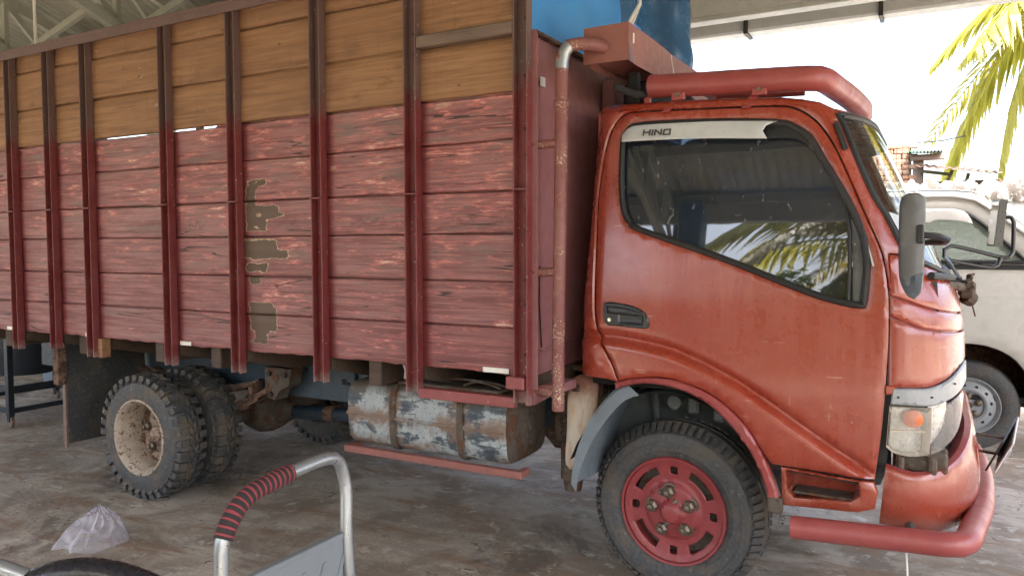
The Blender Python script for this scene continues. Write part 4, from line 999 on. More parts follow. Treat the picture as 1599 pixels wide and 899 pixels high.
def nut_mesh(s=1.0):
    mb = MB(); mb.lathe([(.0005, -.022*s), (.011*s, -.022*s), (.018*s, -.016*s), (.0185*s, .004*s)], 6); mb.lathe([(.0005, -.032*s), (.008*s, -.030*s), (.009*s, -.02*s)], 10); mb.lathe([(.019*s, .0), (.024*s, .001), (.025*s, .008)], 14)
    return mb.mesh('wheel_nut', 'nut_steel', 25)
ME_NUT = nut_mesh(1.5); ME_NUT_S = nut_mesh(.7)
# front disc: pressed red wheel with slots
def disc_y(r_):
    return lerp([(0, -.036), (.03, -.034), (.046, -.024), (.052, -.006), (.112, .004), (.122, .020), (.135, .024), (.195, .016), (.214, .010), (.226, .006)], r_)
def rrect(cx, cz, w_, h_, ang, r_=.008):
    pts_ = []
    for sx, sz in ((1, 1), (-1, 1), (-1, -1), (1, -1)):
        for k in range(4):
            t = {(1, 1): 0, (-1, 1): 90, (-1, -1): 180, (1, -1): 270}[sx, sz]+k*30
            pts_.append((sx*(w_/2-r_)+r_*math.cos(R(t)), sz*(h_/2-r_)+r_*math.sin(R(t))))
    c_, s_ = math.cos(ang), math.sin(ang)
    return [(cx+a*c_-b_*s_, cz+a*s_+b_*c_) for a, b_ in pts_]
def arc_slot(r0, r1, a0, a1):
    n = 9; o_ = [(r1*math.cos(a0+(a1-a0)*i/n), r1*math.sin(a0+(a1-a0)*i/n)) for i in range(n+1)]
    i_ = [(r0*math.cos(a1-(a1-a0)*i/n), r0*math.sin(a1-(a1-a0)*i/n)) for i in range(n+1)]
    return o_+i_
circ = [(.226*math.cos(2*math.pi*i/60), .226*math.sin(2*math.pi*i/60)) for i in range(60)]
slots = [arc_slot(.160, .196, R(a-21), R(a+21)) for a in (45, 135, 225, 315)]+[rrect(.176*math.cos(R(a)), .176*math.sin(R(a)), .034, .034, R(a)) for a in (0, 90, 180, 270)]
mb = MB(); panel(mb, circ, lambda x, z, off: (x, disc_y(math.hypot(x, z))-off, z), holes=slots, step=.014, th=.006, roll=.003, lip=.004)
mb.lathe([(.226, .000), (.236, -.002), (.238, .010), (.228, .022), (.215, .03), (.208, .06), (.206, .15), (.22, .19)], 60)
ME_DISC = mb.mesh('rim', 'rim_red', 35)
mb = MB(); mb.lathe([(.001, .075), (.10, .072), (.195, .066), (.20, .15)], 40); ME_DRUM = mb.mesh('brake_drum', 'mud_metal', 30)
# rear rim: deep dish
mb = MB(); mb.lathe([(.228, .014), (.234, .006), (.233, -.002), (.226, -.005), (.219, .000), (.213, .012), (.207, .020), (.203, .030), (.202, .058), (.196, .066), (.193, .110), (.192, .160)], 60)
ME_DISH = mb.mesh('rim', 'rim_white', 35)
mb = MB(); mb.lathe([(.1925, .158), (.188, .170), (.180, .174), (.165, .178), (.150, .172), (.130, .160), (.105, .150), (.10, .152), (.085, .152)], 60); ME_WEB = mb.mesh('rim_disc', 'rim_disc', 35)
mb = MB(); mb.lathe([(.0005, .105), (.03, .106), (.045, .114), (.05, .135), (.062, .143), (.086, .150), (.088, .158)], 36); ME_HUB = mb.mesh('axle_hub', 'rim_disc', 30)
mb = MB(); mb.lathe([(.0005, -.002), (.020, -.001), (.021, .004)], 16); ME_HOLE = mb.mesh('hand_hole', 'dark_void', 30)
def wheel(loc, tyre, kind, flip=False, steer=0.0, spin=0.0):
    wl = empty('wheel', loc, truck, keep=False)
    wl.rotation_euler = (0, 0, math.pi if flip else steer)
    t_ = link('tyre', tyre, wl); t_.rotation_euler = (0, spin, 0)
    if kind == 'front':
        link('rim', ME_DISC, wl); link('brake_drum', ME_DRUM, wl)
        for i in range(5):
            a = R(90+72*i+8); n_ = link('wheel_nut', ME_NUT, wl); n_.location = (.088*math.cos(a), .004, .088*math.sin(a))
        for a, r_ in ((72, .05), (250, .055), (120, .092), (315, .075)):
            n_ = link('wheel_nut', ME_NUT_S, wl); n_.location = (r_*math.cos(R(a)), .0, r_*math.sin(R(a)))
    elif kind == 'dish':
        rm = link('rim', ME_DISH, wl); rm.rotation_euler = (0, spin, 0); link('axle_hub', ME_HUB, wl); link('rim_disc', ME_WEB, wl)
        for i in range(5):
            a = R(72*i+20); n_ = link('wheel_nut', ME_NUT, wl); n_.location = (.108*math.cos(a), .152, .108*math.sin(a))
        for i in range(6):
            a = R(60*i+45); n_ = link('hand_hole', ME_HOLE, wl); n_.location = (.150*math.cos(a), .168, .150*math.sin(a))
    return wl
AXF, AXR = -.985, -4.215
wheel((AXF, 3.205, .385), ME_RIB, 'front', steer=R(-3), spin=.1)
wheel((AXF, 2*YC-3.205, .385), ME_RIB, 'front', True)
wheel((AXR, 2.925, .385), ME_LUG, 'dish', spin=.05)
wheel((AXR, 3.195, .385), ME_LUG, 'inner', spin=.13)
wheel((AXR, 2*YC-2.925, .385), ME_LUG, 'dish', True)
wheel((AXR, 2*YC-3.195, .385), ME_LUG, 'inner', True, spin=.2)

# ------------------------------------------------------------------ chassis
for yy in (3.52, 2*YC-3.52):
    mb = MB(); s_ = 1 if yy < YC else -1
    mb.box(-6.25, -.15, yy-.004, yy+.004, .615, .835); mb.box(-6.25, -.15, min(yy-s_*.004, yy+s_*.062), max(yy-s_*.004, yy+s_*.062), .835, .843); mb.box(-6.25, -.15, min(yy-s_*.004, yy+s_*.062), max(yy-s_*.004, yy+s_*.062), .607, .615)
    rail = mb.build('chassis_rail', 'chassis_navy', truck, 0)
    if s_ == 1:
        for bx, bz in ((-3.07, .72), (-2.9, .66), (-3.4, .78), (-3.52, .78), (-2.75, .78)):
            mb = MB(); mb.lathe([(.0005, -.008), (.010, -.008), (.011, .002)], 6, c=(bx, yy-.005, bz)); mb.build('rail_bolt', 'bolt_dark', rail)
        mb = MB(); mb.box(-3.03, -3.0, yy-.03, yy-.005, .59, .85, .004); mb.build('rail_bracket', 'chassis_navy', rail)
        mb = MB(); mb.box(-3.12, -3.085, yy-.0065, yy-.0035, .71, .745); mb.build('rail_hole', 'dark_void', rail, 0)
for cx in (-.5, -1.6, -2.6, -3.5, -4.9, -6.0):
    mb = MB(); mb.box(cx-.04, cx+.04, 3.53, 2*YC-3.53, .64, .80, .01); mb.build('cross_member', 'chassis_navy', truck)
mb = MB(); mb.tube([(AXR, 3.3, .385), (AXR, 2*YC-3.3, .385)], .062, 16); mb.build('rear_axle', 'mud_metal', truck)
mb = MB(); mb.lathe([(.001, -.2), (.10, -.17), (.155, -.08), (.165, 0), (.155, .08), (.10, .17), (.001, .2)], 24, c=(AXR+.03, YC, .385)); mb.lathe([(.12, .05), (.09, .2), (.05, .3)], 16, axis='X', c=(AXR, YC, .385)); mb.build('differential', 'mud_metal', truck)
mb = MB(); mb.tube([(AXR+.3, YC, .385), (-2.6, YC, .46), (-1.6, YC, .52)], .048, 16); mb.build('prop_shaft', 'chassis_navy', truck)
mb = MB(); mb.tube([(-3.62, YC, .408), (-3.54, YC, .412)], .058, 14); mb.build('shaft_joint', 'spring_rust', truck)
mb = MB(); mb.tube([(AXF, 3.42, .36), (AXF, 2*YC-3.42, .36)], .05, 12); mb.box(-1.1, -.3, 3.6, 4.2, .55, 1.0, .08); mb.build('front_axle', 'mud_metal', truck)
mb = MB(); mb.box(-1.9, -1.1, 3.75, 4.15, .42, .9, .06); mb.build('gearbox', 'mud_metal', truck)
# leaf springs with rusty ends and hanger
for yy in (3.43, 2*YC-3.43):
    for k in range(6):
        L = .66-.075*k; mb = MB(); rr = []
        for i in range(13):
            t = -1+2*i/12; x = AXR+t*L; z = .50+.20*(t*L/.66)**2-.018*k
            rr.append((x, z))
        mb.grid([[(x, yy-.035, z-.008) for x, z in rr], [(x, yy-.035, z+.008) for x, z in rr], [(x, yy+.035, z+.008) for x, z in rr], [(x, yy+.035, z-.008) for x, z in rr], [(x, yy-.035, z-.008) for x, z in rr]])
        mb.build('spring_leaf', 'spring_rust', truck, 0)
    for k in range(3):
        L = .52-.1*k; mb = MB(); rr = [(AXR+(-1+2*i/10)*L, .60+.07*((-1+2*i/10)*L/.5)**2-.016*k+.03) for i in range(11)]
        mb.grid([[(x, yy-.034, z-.008) for x, z in rr], [(x, yy-.034, z+.007) for x, z in rr], [(x, yy+.034, z+.007) for x, z in rr], [(x, yy+.034, z-.008) for x, z in rr], [(x, yy-.034, z-.008) for x, z in rr]]); mb.build('helper_leaf', 'spring_rust', truck, 0)
    mb = MB(); mb.prism([(-3.62, .80), (-3.40, .80), (-3.42, .70), (-3.50, .66), (-3.54, .60), (-3.60, .61), (-3.62, .68)], lambda x, z: (x, yy-.05, z), lambda x, z: (x, yy+.05, z)); hg = mb.build('spring_hanger', 'mud_metal', truck)
    for (x, z) in ((-3.57, .635), (-3.45, .76), (-3.58, .76)):
        mb = MB(); mb.lathe([(.0005, -.012), (.016, -.012), (.017, .0)], 8, c=(x, yy-.05, z)); mb.build('hanger_bolt', 'bolt_dark', hg)
    mb = MB(); mb.box(AXR-.06, AXR+.06, yy-.05, yy+.05, .44, .53, .01); mb.build('spring_plate', 'spring_rust', truck)
    mb = MB(); mb.box(-3.78, -3.745, yy-.043, yy+.043, .585, .685, .003); mb.build('spring_clip', 'spring_rust', truck)
# ------------------------------------------------------------------ mud flap and splash guards
mb = MB(); rows = []
for i in range(9):
    z = .92-(.92-.255)*i/8; rows.append([(-4.955+.012*math.sin(z*7+y*3), y, z) for y in (2.93, 3.05, 3.2, 3.35, 3.5)])
mb.grid(rows); b2 = [[(p[0]+.012, p[1], p[2]) for p in r_] for r_ in rows]; mb.grid(b2)
mb.grid([[r_[0] for r_ in rows], [r_[0] for r_ in b2]]); mb.grid([rows[-1], b2[-1]]); fp = mb.build('mud_flap', 'tyre_rubber', truck)
mb = MB(); mb.box(-4.965, -4.935, 2.918, 2.932, .235, .93); mb.build('flap_edge_strip', 'wood_grey', fp, 0)
mb = MB(); gp = crv([(-1.385, .495), (-1.372, .60), (-1.325, .74), (-1.26, .85), (-1.19, .925), (-1.13, .95)], .03, False); gw = lambda i, n: .0
mb.grid([[(x, 3.035+.02*sst(.6, .9, z), z) for x, z in gp], [(x+.004, 3.045, z-.004) for x, z in gp], [(x+.03, 3.26, z-.004) for x, z in gp], [(x+.03, 3.42, z-.004) for x, z in gp]])
mb.grid([[(x-.001, 3.033+.02*sst(.6, .9, z), z) for x, z in gp], [(x+.055-.03*sst(.9, .5, z), 3.030, z-.035) for x, z in gp]])
mb.build('splash_guard', 'guard_grey', truck, 50)
mb = MB(); lin = [(AXF+.47*math.cos(R(a)), .40+.52*math.sin(R(a))) for a in range(20, 170, 10)]
mb.grid([[(x, 3.11, z) for x, z in lin], [(x, 3.5, z) for x, z in lin], [(x*.98, 3.52, z-.05) for x, z in lin]]); al = mb.build('wheel_arch_liner', 'liner_grey', truck); mirror(al, truck)
mb = MB(); mb.box(-1.35, -.4, 3.5, 3.53, .55, 1.0); mb.box(-.95, -.90, 3.3, 3.36, .80, .93, .01); mb.box(-.83, -.78, 3.28, 3.34, .78, .93, .01); mb.lathe([(.0005, -.03), (.03, -.03), (.032, .03)], 14, c=(-1.0, 3.3, .85)); mb.tube([(-1.15, 3.45, .9), (-1.1, 3.4, .6), (-1.05, 3.42, .4)], .02, 8); mb.build('suspension_mount', 'liner_grey', truck)
# white washer can behind the front wheel
jc = crv([(-1.485, .895), (-1.47, .925), (-1.43, .945), (-1.37, .945), (-1.345, .93), (-1.335, .90), (-1.36, .62), (-1.40, .52), (-1.45, .505), (-1.497, .52), (-1.492, .70)], .03, True)
mb = MB(); panel(mb, jc, lambda x, z, o_: (x, 3.20-o_, z), step=.04, th=.16, roll=.016, lip=.02); jn = mb.build('washer_can', 'jerry_plastic', truck, 45)
mb = MB(); mb.box(-1.455, -1.42, 3.188, 3.2, .872, .905, .003); mb.lathe([(.0005, .03), (.02, .03), (.022, .0)], 12, axis='Z', c=(-1.40, 3.26, .94)); mb.build('can_cap', 'mud_metal', jn)
mb = MB(); mb.box(-1.385, -1.33, 3.24, 3.34, .84, .95, .015); mb.tube([(-1.6, 3.3, .97), (-1.35, 3.25, .965)], .014, 8); mb.build('hose_junction', 'mud_metal', truck)
mb = MB(); mb.box(-1.66, -1.52, 3.40, 3.5, .56, .86, .02); mb.lathe([(.06, -.10), (.06, .06), (.045, .08), (.001, .085)], 18, axis='Z', c=(-1.52, 3.35, .52)); mb.lathe([(.05, -.1), (.04, -.16), (.001, -.17)], 14, axis='Z', c=(-1.52, 3.35, .52)); mb.build('air_tank', 'mud_metal', truck)
# ------------------------------------------------------------------ fuel tank
tp_ = crv([(3.005, .60), (3.0, .78), (3.03, .838), (3.09, .855), (3.34, .855), (3.40, .83), (3.42, .78), (3.42, .60), (3.39, .545), (3.33, .528), (3.09, .528), (3.03, .545)], .03)
mb = MB(); secs = [(-2.635, .90), (-2.63, .955), (-2.612, .99), (-2.58, 1.0)]+[(-2.5+.1*i, 1.0) for i in range(8)]+[(-1.725, 1.0), (-1.705, .985), (-1.70, .955)]
cyy, czz = 3.21, .69
rows = [[(x, cyy+(y-cyy)*k-.006*math.exp(-((z-.69)/.012)**2)*(1 if y < 3.1 else 0), czz+(z-czz)*k) for y, z in tp_+[tp_[0]]] for x, k in secs]
mb.grid(rows); mb.face([mb.v.index(p) for p in rows[0][:-1]]); tank = mb.build('fuel_tank', 'tank_paint', truck, 40)
mb = MB(); n_ = len(tp_); mb.v += [(-1.702, cyy+(y-cyy)*.95, czz+(z-czz)*.95) for y, z in tp_]; mb.face(list(range(n_))); mb.build('tank_end', 'mud_metal', tank, 0)
mb = MB(); mb.tube([(-2.63, 2.999, .692), (-2.2, 2.994, .690), (-1.71, 2.999, .688)], .009, 8); mb.build('tank_seam', 'tank_paint', tank)
for sx in (-2.335, -1.94):
    mb = MB(); ring = [(sx, cyy+(y-cyy)*1.03-.002, czz+(z-czz)*1.03) for y, z in tp_]
    mb.grid([[(x-.018, y, z) for x, y, z in ring+[ring[0]]], [(x-.016, y-.004 if y < 3.1 else y, z+.003 if z > .8 else z) for x, y, z in ring+[ring[0]]], [(x+.016, y-.004 if y < 3.1 else y, z+.003 if z > .8 else z) for x, y, z in ring+[ring[0]]], [(x+.018, y, z) for x, y, z in ring+[ring[0]]]])
    mb.build('tank_strap', 'mud_metal', tank)
mb = MB(); mb.lathe([(.045, 0), (.045, .03), (.035, .04), (.001, .045)], 16, axis='Z', c=(-2.45, 3.15, .85)); mb.build('tank_cap', 'mud_metal', tank)
mb = MB(); mb.box(-2.33, -1.75, 3.03, 3.38, .857, .872, .004); mb.build('tank_top_plate', 'mud_metal', tank)
for ln_ in ([(-2.2, 3.1, .88), (-2.0, 3.06, .905), (-1.8, 3.06, .90), (-1.7, 3.1, .87)], [(-2.28, 3.0, .98), (-2.27, 3.02, .93), (-2.285, 3.03, .89)], [(-1.95, 3.05, .88), (-1.85, 3.02, .91), (-1.74, 3.03, .885)]):
    mb = MB(); mb.tube(crv(ln_, .03, False), .006, 6); mb.build('fuel_hose', 'white_wire' if ln_[0][2] > .95 else 'mud_metal', truck)
mb = MB(); mb.box(-2.625, -1.60, 2.965, 2.997, .497, .532, .004); mb.box(-2.625, -2.595, 2.998, 3.08, .499, .530, .004); mb.box(-1.635, -1.602, 2.998, 3.06, .499, .530, .004); mb.build('tank_guard_rail', 'box_paint', truck)

# ------------------------------------------------------------------ cargo body
BY = 2.86                                        # outer face of the boards
body = MB(); body.box(-6.25, -1.52, 2.90, 2*YC-2.90, 1.0, 1.05); body = body.build('cargo_floor', 'wood_dark', truck, 0)
POSTS = [-1.555, -2.116, -2.680, -3.262, -3.80, -4.52, -4.904, -5.328, -5.80, -6.22]
rnd = random.Random(11)
ZB = [.985, 1.186, 1.386, 1.592, 1.774, 1.986, 2.179, 2.418, 2.656, 2.785]
BLOBS = [(-3.10, 1.865, .085, .03, .62), (-3.145, 1.76, .045, .12, .62), (-3.06, 1.73, .13, .03, .62), (-3.10, 1.66, .085, .05, .64), (-2.99, 1.70, .10, .02, .60), (-3.08, 1.555, .14, .03, .68), (-3.04, 1.50, .18, .035, .70), (-3.11, 1.43, .09, .035, .66), (-3.12, 1.36, .05, .03, .62), (-3.09, 1.24, .11, .02, .64), (-3.07, 1.16, .11, .075, .66), (-3.09, 1.07, .05, .035, .64), (-3.11, 1.035, .08, .01, .60)]
def board(z0, z1, x0, x1, y, red, seed, ragged=False, patch=True, th=.028, lap=lambda x: .016):
    r_ = random.Random(seed); mb = MB(); n = int((x1-x0)/.02); c = .005
    gap0 = .0024 if red else .0056
    ph = [r_.uniform(0, 6.3) for _ in range(8)]; rows = []; sp = []; pa = []; sm = []
    warp = r_.uniform(-.002, .003)
    for i in range(n+1):
        x = x0+(x1-x0)*i/n
        w0 = .0016*math.sin(x*3.1+ph[0])+.0011*math.sin(x*9+ph[1])+.0006*math.sin(x*31+ph[2])
        w1 = .0016*math.sin(x*2.7+ph[3])+.0011*math.sin(x*8+ph[4])+.0006*math.sin(x*37+ph[5])
        if ragged: w0 += .003*math.sin(x*13+ph[6])+.0035*math.sin(x*47+ph[7])*math.sin(x*5)+.002*math.sin(x*140)
        yy = y+warp+.003*math.sin(x*1.9+ph[6])
        a0, a1 = z0+gap0+w0*.7, z1-gap0+w1*.7
        zs_ = [a0+c+(a1-a0-2*c)*k/8 for k in range(9)]
        ring = [(yy+c, a0)]+[(yy+.0018*math.sin((z-a0)/(a1-a0)*3.14+ph[2])-.001*math.sin(z*60+ph[3]), z) for z in zs_]+[(yy+c, a1), (yy+.021, a1), (yy+.021, a1+lap(x)), (yy+th, a1+lap(x)), (yy+th, a0)]
        rows.append([(x, p[0], p[1]) for p in ring])
        for p in ring:
            d = min([x-(q+.07) for q in POSTS if x > q+.03] or [9]); s_ = max(0, 1-max(0, d)/.062)
            sp.append(s_ if (red and y < 3.5) else 0)
            pv = 0
            if patch and red and y < 3.5:
                for (cx_, cz_, hw, hh, am) in BLOBS:
                    d_ = max(abs(x-cx_)/hw, abs(p[1]-cz_)/hh); pv = max(pv, (am+.10)*min(1, max(0, 1.2-d_)*2.2))
            sv = 0
            if patch and red and y < 3.5:
                for cx_ in (-3.58, -2.84, -2.36, -1.82): sv = max(sv, math.exp(-((x-cx_)/.085)**2-((p[1]-1.655)/.022)**2))
            sm.append(sv)
            pa.append(pv)
    mb.grid([r2+[r2[0]] for r2 in rows]); k = len(rows[0])
    sp2 = []; pa2 = []; sm2 = []
    for i in range(len(rows)):
        sp2 += sp[i*k:(i+1)*k]+[sp[i*k]]; pa2 += pa[i*k:(i+1)*k]+[pa[i*k]]; sm2 += sm[i*k:(i+1)*k]+[sm[i*k]]
    o_ = len(mb.v); kk = k+1
    mb.face(list(range(0, k))); mb.face(list(range((len(rows)-1)*kk, (len(rows)-1)*kk+k))[::-1])
    me = mb.mesh('plank', 'plank_red' if red else 'plank_bare', 40)
    for nm, dat in (('spray', sp2), ('patch', pa2), ('smudge', sm2)):
        at = me.attributes.new(nm, 'FLOAT', 'POINT'); at.data.foreach_set('value', dat)
    return me
for i in range(9):
    red = i < 6
    z0, z1 = ZB[i], ZB[i+1]
    if i == 6: z0 += .003
    if i == 8: link('plank', board(z0, z1, -6.28, -2.09, BY, red, 40+i), body)
    else: link('plank', board(z0, z1, -6.28, -1.502, BY, red, 40+i, ragged=(i == 0), lap=(lambda x: (.004 if -4.85 < x < -3.42 else .014)) if i == 5 else (lambda x: .018)), body)
link('plank', board(2.656, 2.86, -2.085, -1.502, BY, False, 77), body)
for i in range(6): link('plank', board(ZB[i], ZB[i+1]-.012, -6.28, -1.502, 2*YC-BY-.028, True, 60+i, patch=False), body)
# steel channel posts
def channel(h0, h1):
    mb = MB(); t = .006; w_ = .068; d = .045
    mb.box(0, t, -d, 0, h0, h1, .0015); mb.box(w_-t, w_, -d, 0, h0, h1, .0015); mb.box(t, w_-t, -t-.002, -.002, h0, h1)
    return mb
for i, px in enumerate(POSTS):
    zb = .872 if i not in (6,) else .90
    zt_ = 2.775 if i > 1 else 2.95
    mb = channel(zb, zt_); mb.v = [(px+x, BY-.003+y, z) for x, y, z in mb.v]
    post = mb.build('post', 'post_paint', body, 30)
    if i == 0: continue
    cp = post.copy(); COL.objects.link(cp); cp.parent = body; cp.matrix_parent_inverse = Matrix(); cp.scale = (1, -1, 1); cp.location = (0, 2*YC, 0)
bm_ = MB(); rnd = random.Random(4)
for i, px in enumerate(POSTS[:8]):
    z = .98
    while z < 2.6:
        if rnd.random() < .85: bm_.lathe([(.0005, -.010), (.006, -.009), (.0075, -.004), (.008, .002)], 7, c=(px+.046+rnd.uniform(-.006, .006), BY-.012, z))
        z += rnd.uniform(.085, .12)
bo = bm_.build('post_bolts', 'bolt_dark', body); bo['kind'] = 'stuff'
for i, px in enumerate(POSTS[:9]):
    mb = MB(); mb.box(px-.002, px+.072, BY-.058, BY-.010, 1.768, 1.775); mb.build('post_rib', 'post_paint', body, 0)
mb = MB(); mb.box(-4.905, -4.845, BY-.035, BY+.02, .665, .90, .004); mb.build('post_extension', 'spring_rust', body)
mb = MB(); mb.box(-4.46, -4.415, BY-.02, BY+.04, .868, .985, .004); mb.build('post_wedge', 'plank_bare', body)
# top rail and short batten
mb = MB(); mb.box(-6.3, -2.0, 2.800, 2.87, 2.779, 2.785+.015, .002); mb.box(-6.3, -2.0, 2.800, 2.806, 2.74, 2.779); mb.build('top_rail', 'post_paint', body, 0)
mb = MB(); mb.box(-6.3, -2.0, 2*YC-2.87, 2*YC-2.80, 2.779, 2.80, .002); mb.build('top_rail', 'post_paint', body, 0)
mb = MB(); mb.box(-2.045, -1.556, 2.812, 2.857, 2.413, 2.464, .004); mb.build('batten', 'wood_grey', body)
mb = MB(); mb.box(-2.047, -1.556, 2.815, 2.855, .852, .897, .003); mb.box(-2.047, -1.556, 2.812, 2.816, .868, .885); mb.build('lower_rail', 'rail_paint', body)
for k, px in enumerate((-2.39, -3.52, -4.0, -4.75, -5.6)):
    mb = MB(); mb.box(px-.04, px+.04, 2.93, 2*YC-2.93, .86, 1.0, .006); mb.build('floor_beam', 'wood_dark', body)
for k, px in enumerate(POSTS):
    mb = MB(); mb.prism([(2.87, .985), (3.5, .985), (3.5, .845), (3.2, .85), (2.87, .93)], lambda y, z: (px+.01, y, z), lambda y, z: (px+.07, y, z)); mb.build('outrigger', 'wood_dark', body)
for yy in (3.49, 2*YC-3.56):
    mb = MB(); mb.box(-6.25, -1.53, yy, yy+.07, .845, .86); mb.build('rail_packer', 'wood_dark', body)
for (x0, x1, z0) in ((-1.73, -1.60, .989), (-3.72, -3.63, .988), (-4.60, -4.535, .988), (-5.47, -5.37, .988)):
    mb = MB(); mb.box(x0, x1, BY-.004, BY-.001, z0, z0+.022); mb.build('reflector_tape', 'white_tape', body, 0)
# headboard: maroon sheets, corner angle, stays
mb = MB(); rows = []
for z in [.93+(2.42-.93)*i/14 for i in range(15)]:
    rows.append([(-1.500+.006*math.sin(z*5)*math.sin(y*6)+.004*math.sin(y*17+z*2), y, z) for y in [2.87+(2*YC-5.74)*j/24 for j in range(25)]])
mb.grid(rows); hb = mb.build('headboard', 'sheet_paint', body, 60)
mb = MB(); mb.box(-1.52, -1.494, 2.853, 2.869, .86, 2.43, .003); mb.box(-1.522, -1.470, 2.869, 2.877, .93, 2.43); mb.build('corner_angle', 'sheet_paint', body)
mb = MB(); mb.box(-1.53, -1.47, 2.87, 2*YC-2.87, 2.415, 2.428); mb.build('headboard_cap', 'spring_rust', body, 0)
for yy in (3.62, 4.24):
    mb = MB(); mb.box(-1.49, -1.42, yy, yy+.06, .9, 2.36, .005); mb.build('headboard_stay', 'sheet_paint', body)
mb = MB(); mb.box(-1.49, -1.46, 3.735, 3.76, 1.0, 2.36); mb.box(-1.46, -1.455, 3.70, 3.735, 1.0, 2.36); mb.build('headboard_stay', 'box_paint', body)
mb = MB(); rr = [(-1.492, 2.88+.045*i, 1.085+.006*math.sin(i*1.9)) for i in range(22)]; mb.tube(rr, [.006+.003*math.sin(i*2.3) for i in range(22)], 6); mb.tube([(-1.492, 2.90+.004*math.sin(z*90), z) for z in [.95+.0135*i for i in range(11)]], .006, 6); mb.build('weld_seam', 'sheet_paint', hb)
mb = MB(); mb.tube([(-1.491, 2.935, 1.45), (-1.490, 2.928, 1.30), (-1.490, 2.94, 1.2), (-1.491, 2.952, 1.10)], .003, 5); mb.build('sheet_tear', 'dark_void', hb)
mb = MB(); mb.box(-1.488, -1.478, 2.93, 2.965, 2.21, 2.25, .002); o = mb.build('hook_plate', 'plate_white', hb)
mb = MB(); mb.box(-1.475, -1.40, 2.90, 3.12, .905, .945, .004); mb.prism([(2.88, .935), (3.2, .905), (3.2, .88), (2.88, .86)], lambda y, z: (-1.50, y, z), lambda y, z: (-1.49, y, z)); mb.build('headboard_foot', 'sheet_paint', body)
mb = MB(); mb.box(-1.585, -1.50, 2.80, 2.856, .935, .988, .004); mb.build('corner_patch', 'rail_paint', body)
# exhaust stack with elbow, two stubs
ex = crv([(-1.386, 2.90, .845), (-1.385, 2.90, 1.2), (-1.379, 2.90, 1.6), (-1.374, 2.90, 2.0), (-1.371, 2.90, 2.26), (-1.366, 2.902, 2.32), (-1.342, 2.91, 2.357), (-1.30, 2.93, 2.362), (-1.25, 2.965, 2.357), (-1.23, 3.01, 2.354)], .04, False)
mb = MB(); mb.tube(ex, .0268, 20); exh = mb.build('exhaust_stack', 'pipe_paint', truck, 50)
mb = MB(); mb.lathe([(.0292, -.012), (.033, -.004), (.032, .003), (.0335, .008), (.0292, .014)], 20, axis='Z', c=(-1.373, 2.90, 2.118)); mb.build('exhaust_weld', 'pipe_paint', exh)
mb = MB(); mb.tube([(-1.371, 2.9, 2.262), (-1.3695, 2.9005, 2.29), (-1.362, 2.903, 2.328), (-1.342, 2.911, 2.3575)], .0278, 18); mb.build('exhaust_elbow', 'galv', exh)
for z in (1.958, 1.425):
    mb = MB(); mb.tube([(-1.50, 2.885, z), (-1.385, 2.90, z+.004)], .019, 14); mb.build('exhaust_stub', 'pipe_paint', exh)
mb = MB(); mb.tube([(-1.50, 2.90, .925), (-1.385, 2.90, .915)], .02, 12); mb.build('exhaust_stub', 'pipe_paint', exh)
# steel box over the gap, along the headboard
mb = MB(); BX0, BX1, BYN, BYF, BZ0, BZ1 = -1.318, -1.12, 3.0, 4.98, 2.292, 2.444
jag = [(BYN, 0), (3.1, -.004), (3.3, .0), (3.45, -.012), (3.50, .035), (3.62, .02), (4.0, .0), (BYF, 0)]
n_ = len(jag)
top = [[(BX0, y, BZ1-.003*math.sin(y*7)) for y, _ in jag], [(BX1, y, BZ1-.02*sst(3.3, 3.9, y)*math.sin(y*4)**2) for y, _ in jag]]
mb.grid(top)
mb.grid([top[1], [(BX1, y, BZ0+d) for y, d in jag]]); mb.grid([top[0], [(BX0, y, BZ0) for y, d in jag]])
mb.face([mb.v.index(top[0][0]), mb.v.index(top[1][0]), mb.v.index((BX1, BYN, BZ0)), mb.v.index((BX0, BYN, BZ0))])
mb.grid([[(BX0+.01, y, BZ0+.03) for y, _ in jag], [(BX1-.01, y, BZ0+.05) for y, _ in jag]])
bx_o = mb.build('steel_box', 'box_paint', truck, 25)
mb = MB(); mb.box(-1.29, -1.16, 3.38, 4.4, 2.17, 2.29, .02); mb.box(-1.2, -1.16, 3.22, 3.26, 2.10, 2.29); mb.tube([(-1.2, 3.05, 2.2), (-1.13, 3.1, 2.17), (-1.1, 3.3, 2.2)], .015, 8); mb.build('box_bracket', 'dark_void', truck)
mb = MB(); mb.box(BX1, BX1+.003, 3.05, 3.062, 2.37, 2.41); mb.tube([(BX1+.002, 3.56, 2.43), (BX1+.002, 3.6, 2.35), (BX1+.002, 3.72, 2.33)], .003, 5); mb.build('box_scratch_marks', 'white_tape', bx_o)
# rope tied over the box
mb = MB(); mb.tube([(-1.16, 3.08, 2.444), (-1.20, 3.35, 2.62), (-1.3, 3.55, 2.95)], .008, 6); mb.tube([(-1.15, 3.10, 2.444), (-1.20, 3.36, 2.62), (-1.29, 3.56, 2.95)], .007, 6)
tag(mb.build('white_rope', 'white_wire'), 'frayed white rope tied from the steel box up to the blue tarpaulin', 'rope')
mb = MB(); mb.tube(crv([(-.075, 3.05, .44), (-.07, 3.04, .38), (-.065, 3.03, .30), (-.05, 3.02, .2), (-.04, 3.0, .05), (-.03, 2.99, .0)], .03, False), .004, 6)
mb.build('hanging_wire', 'white_wire', truck)
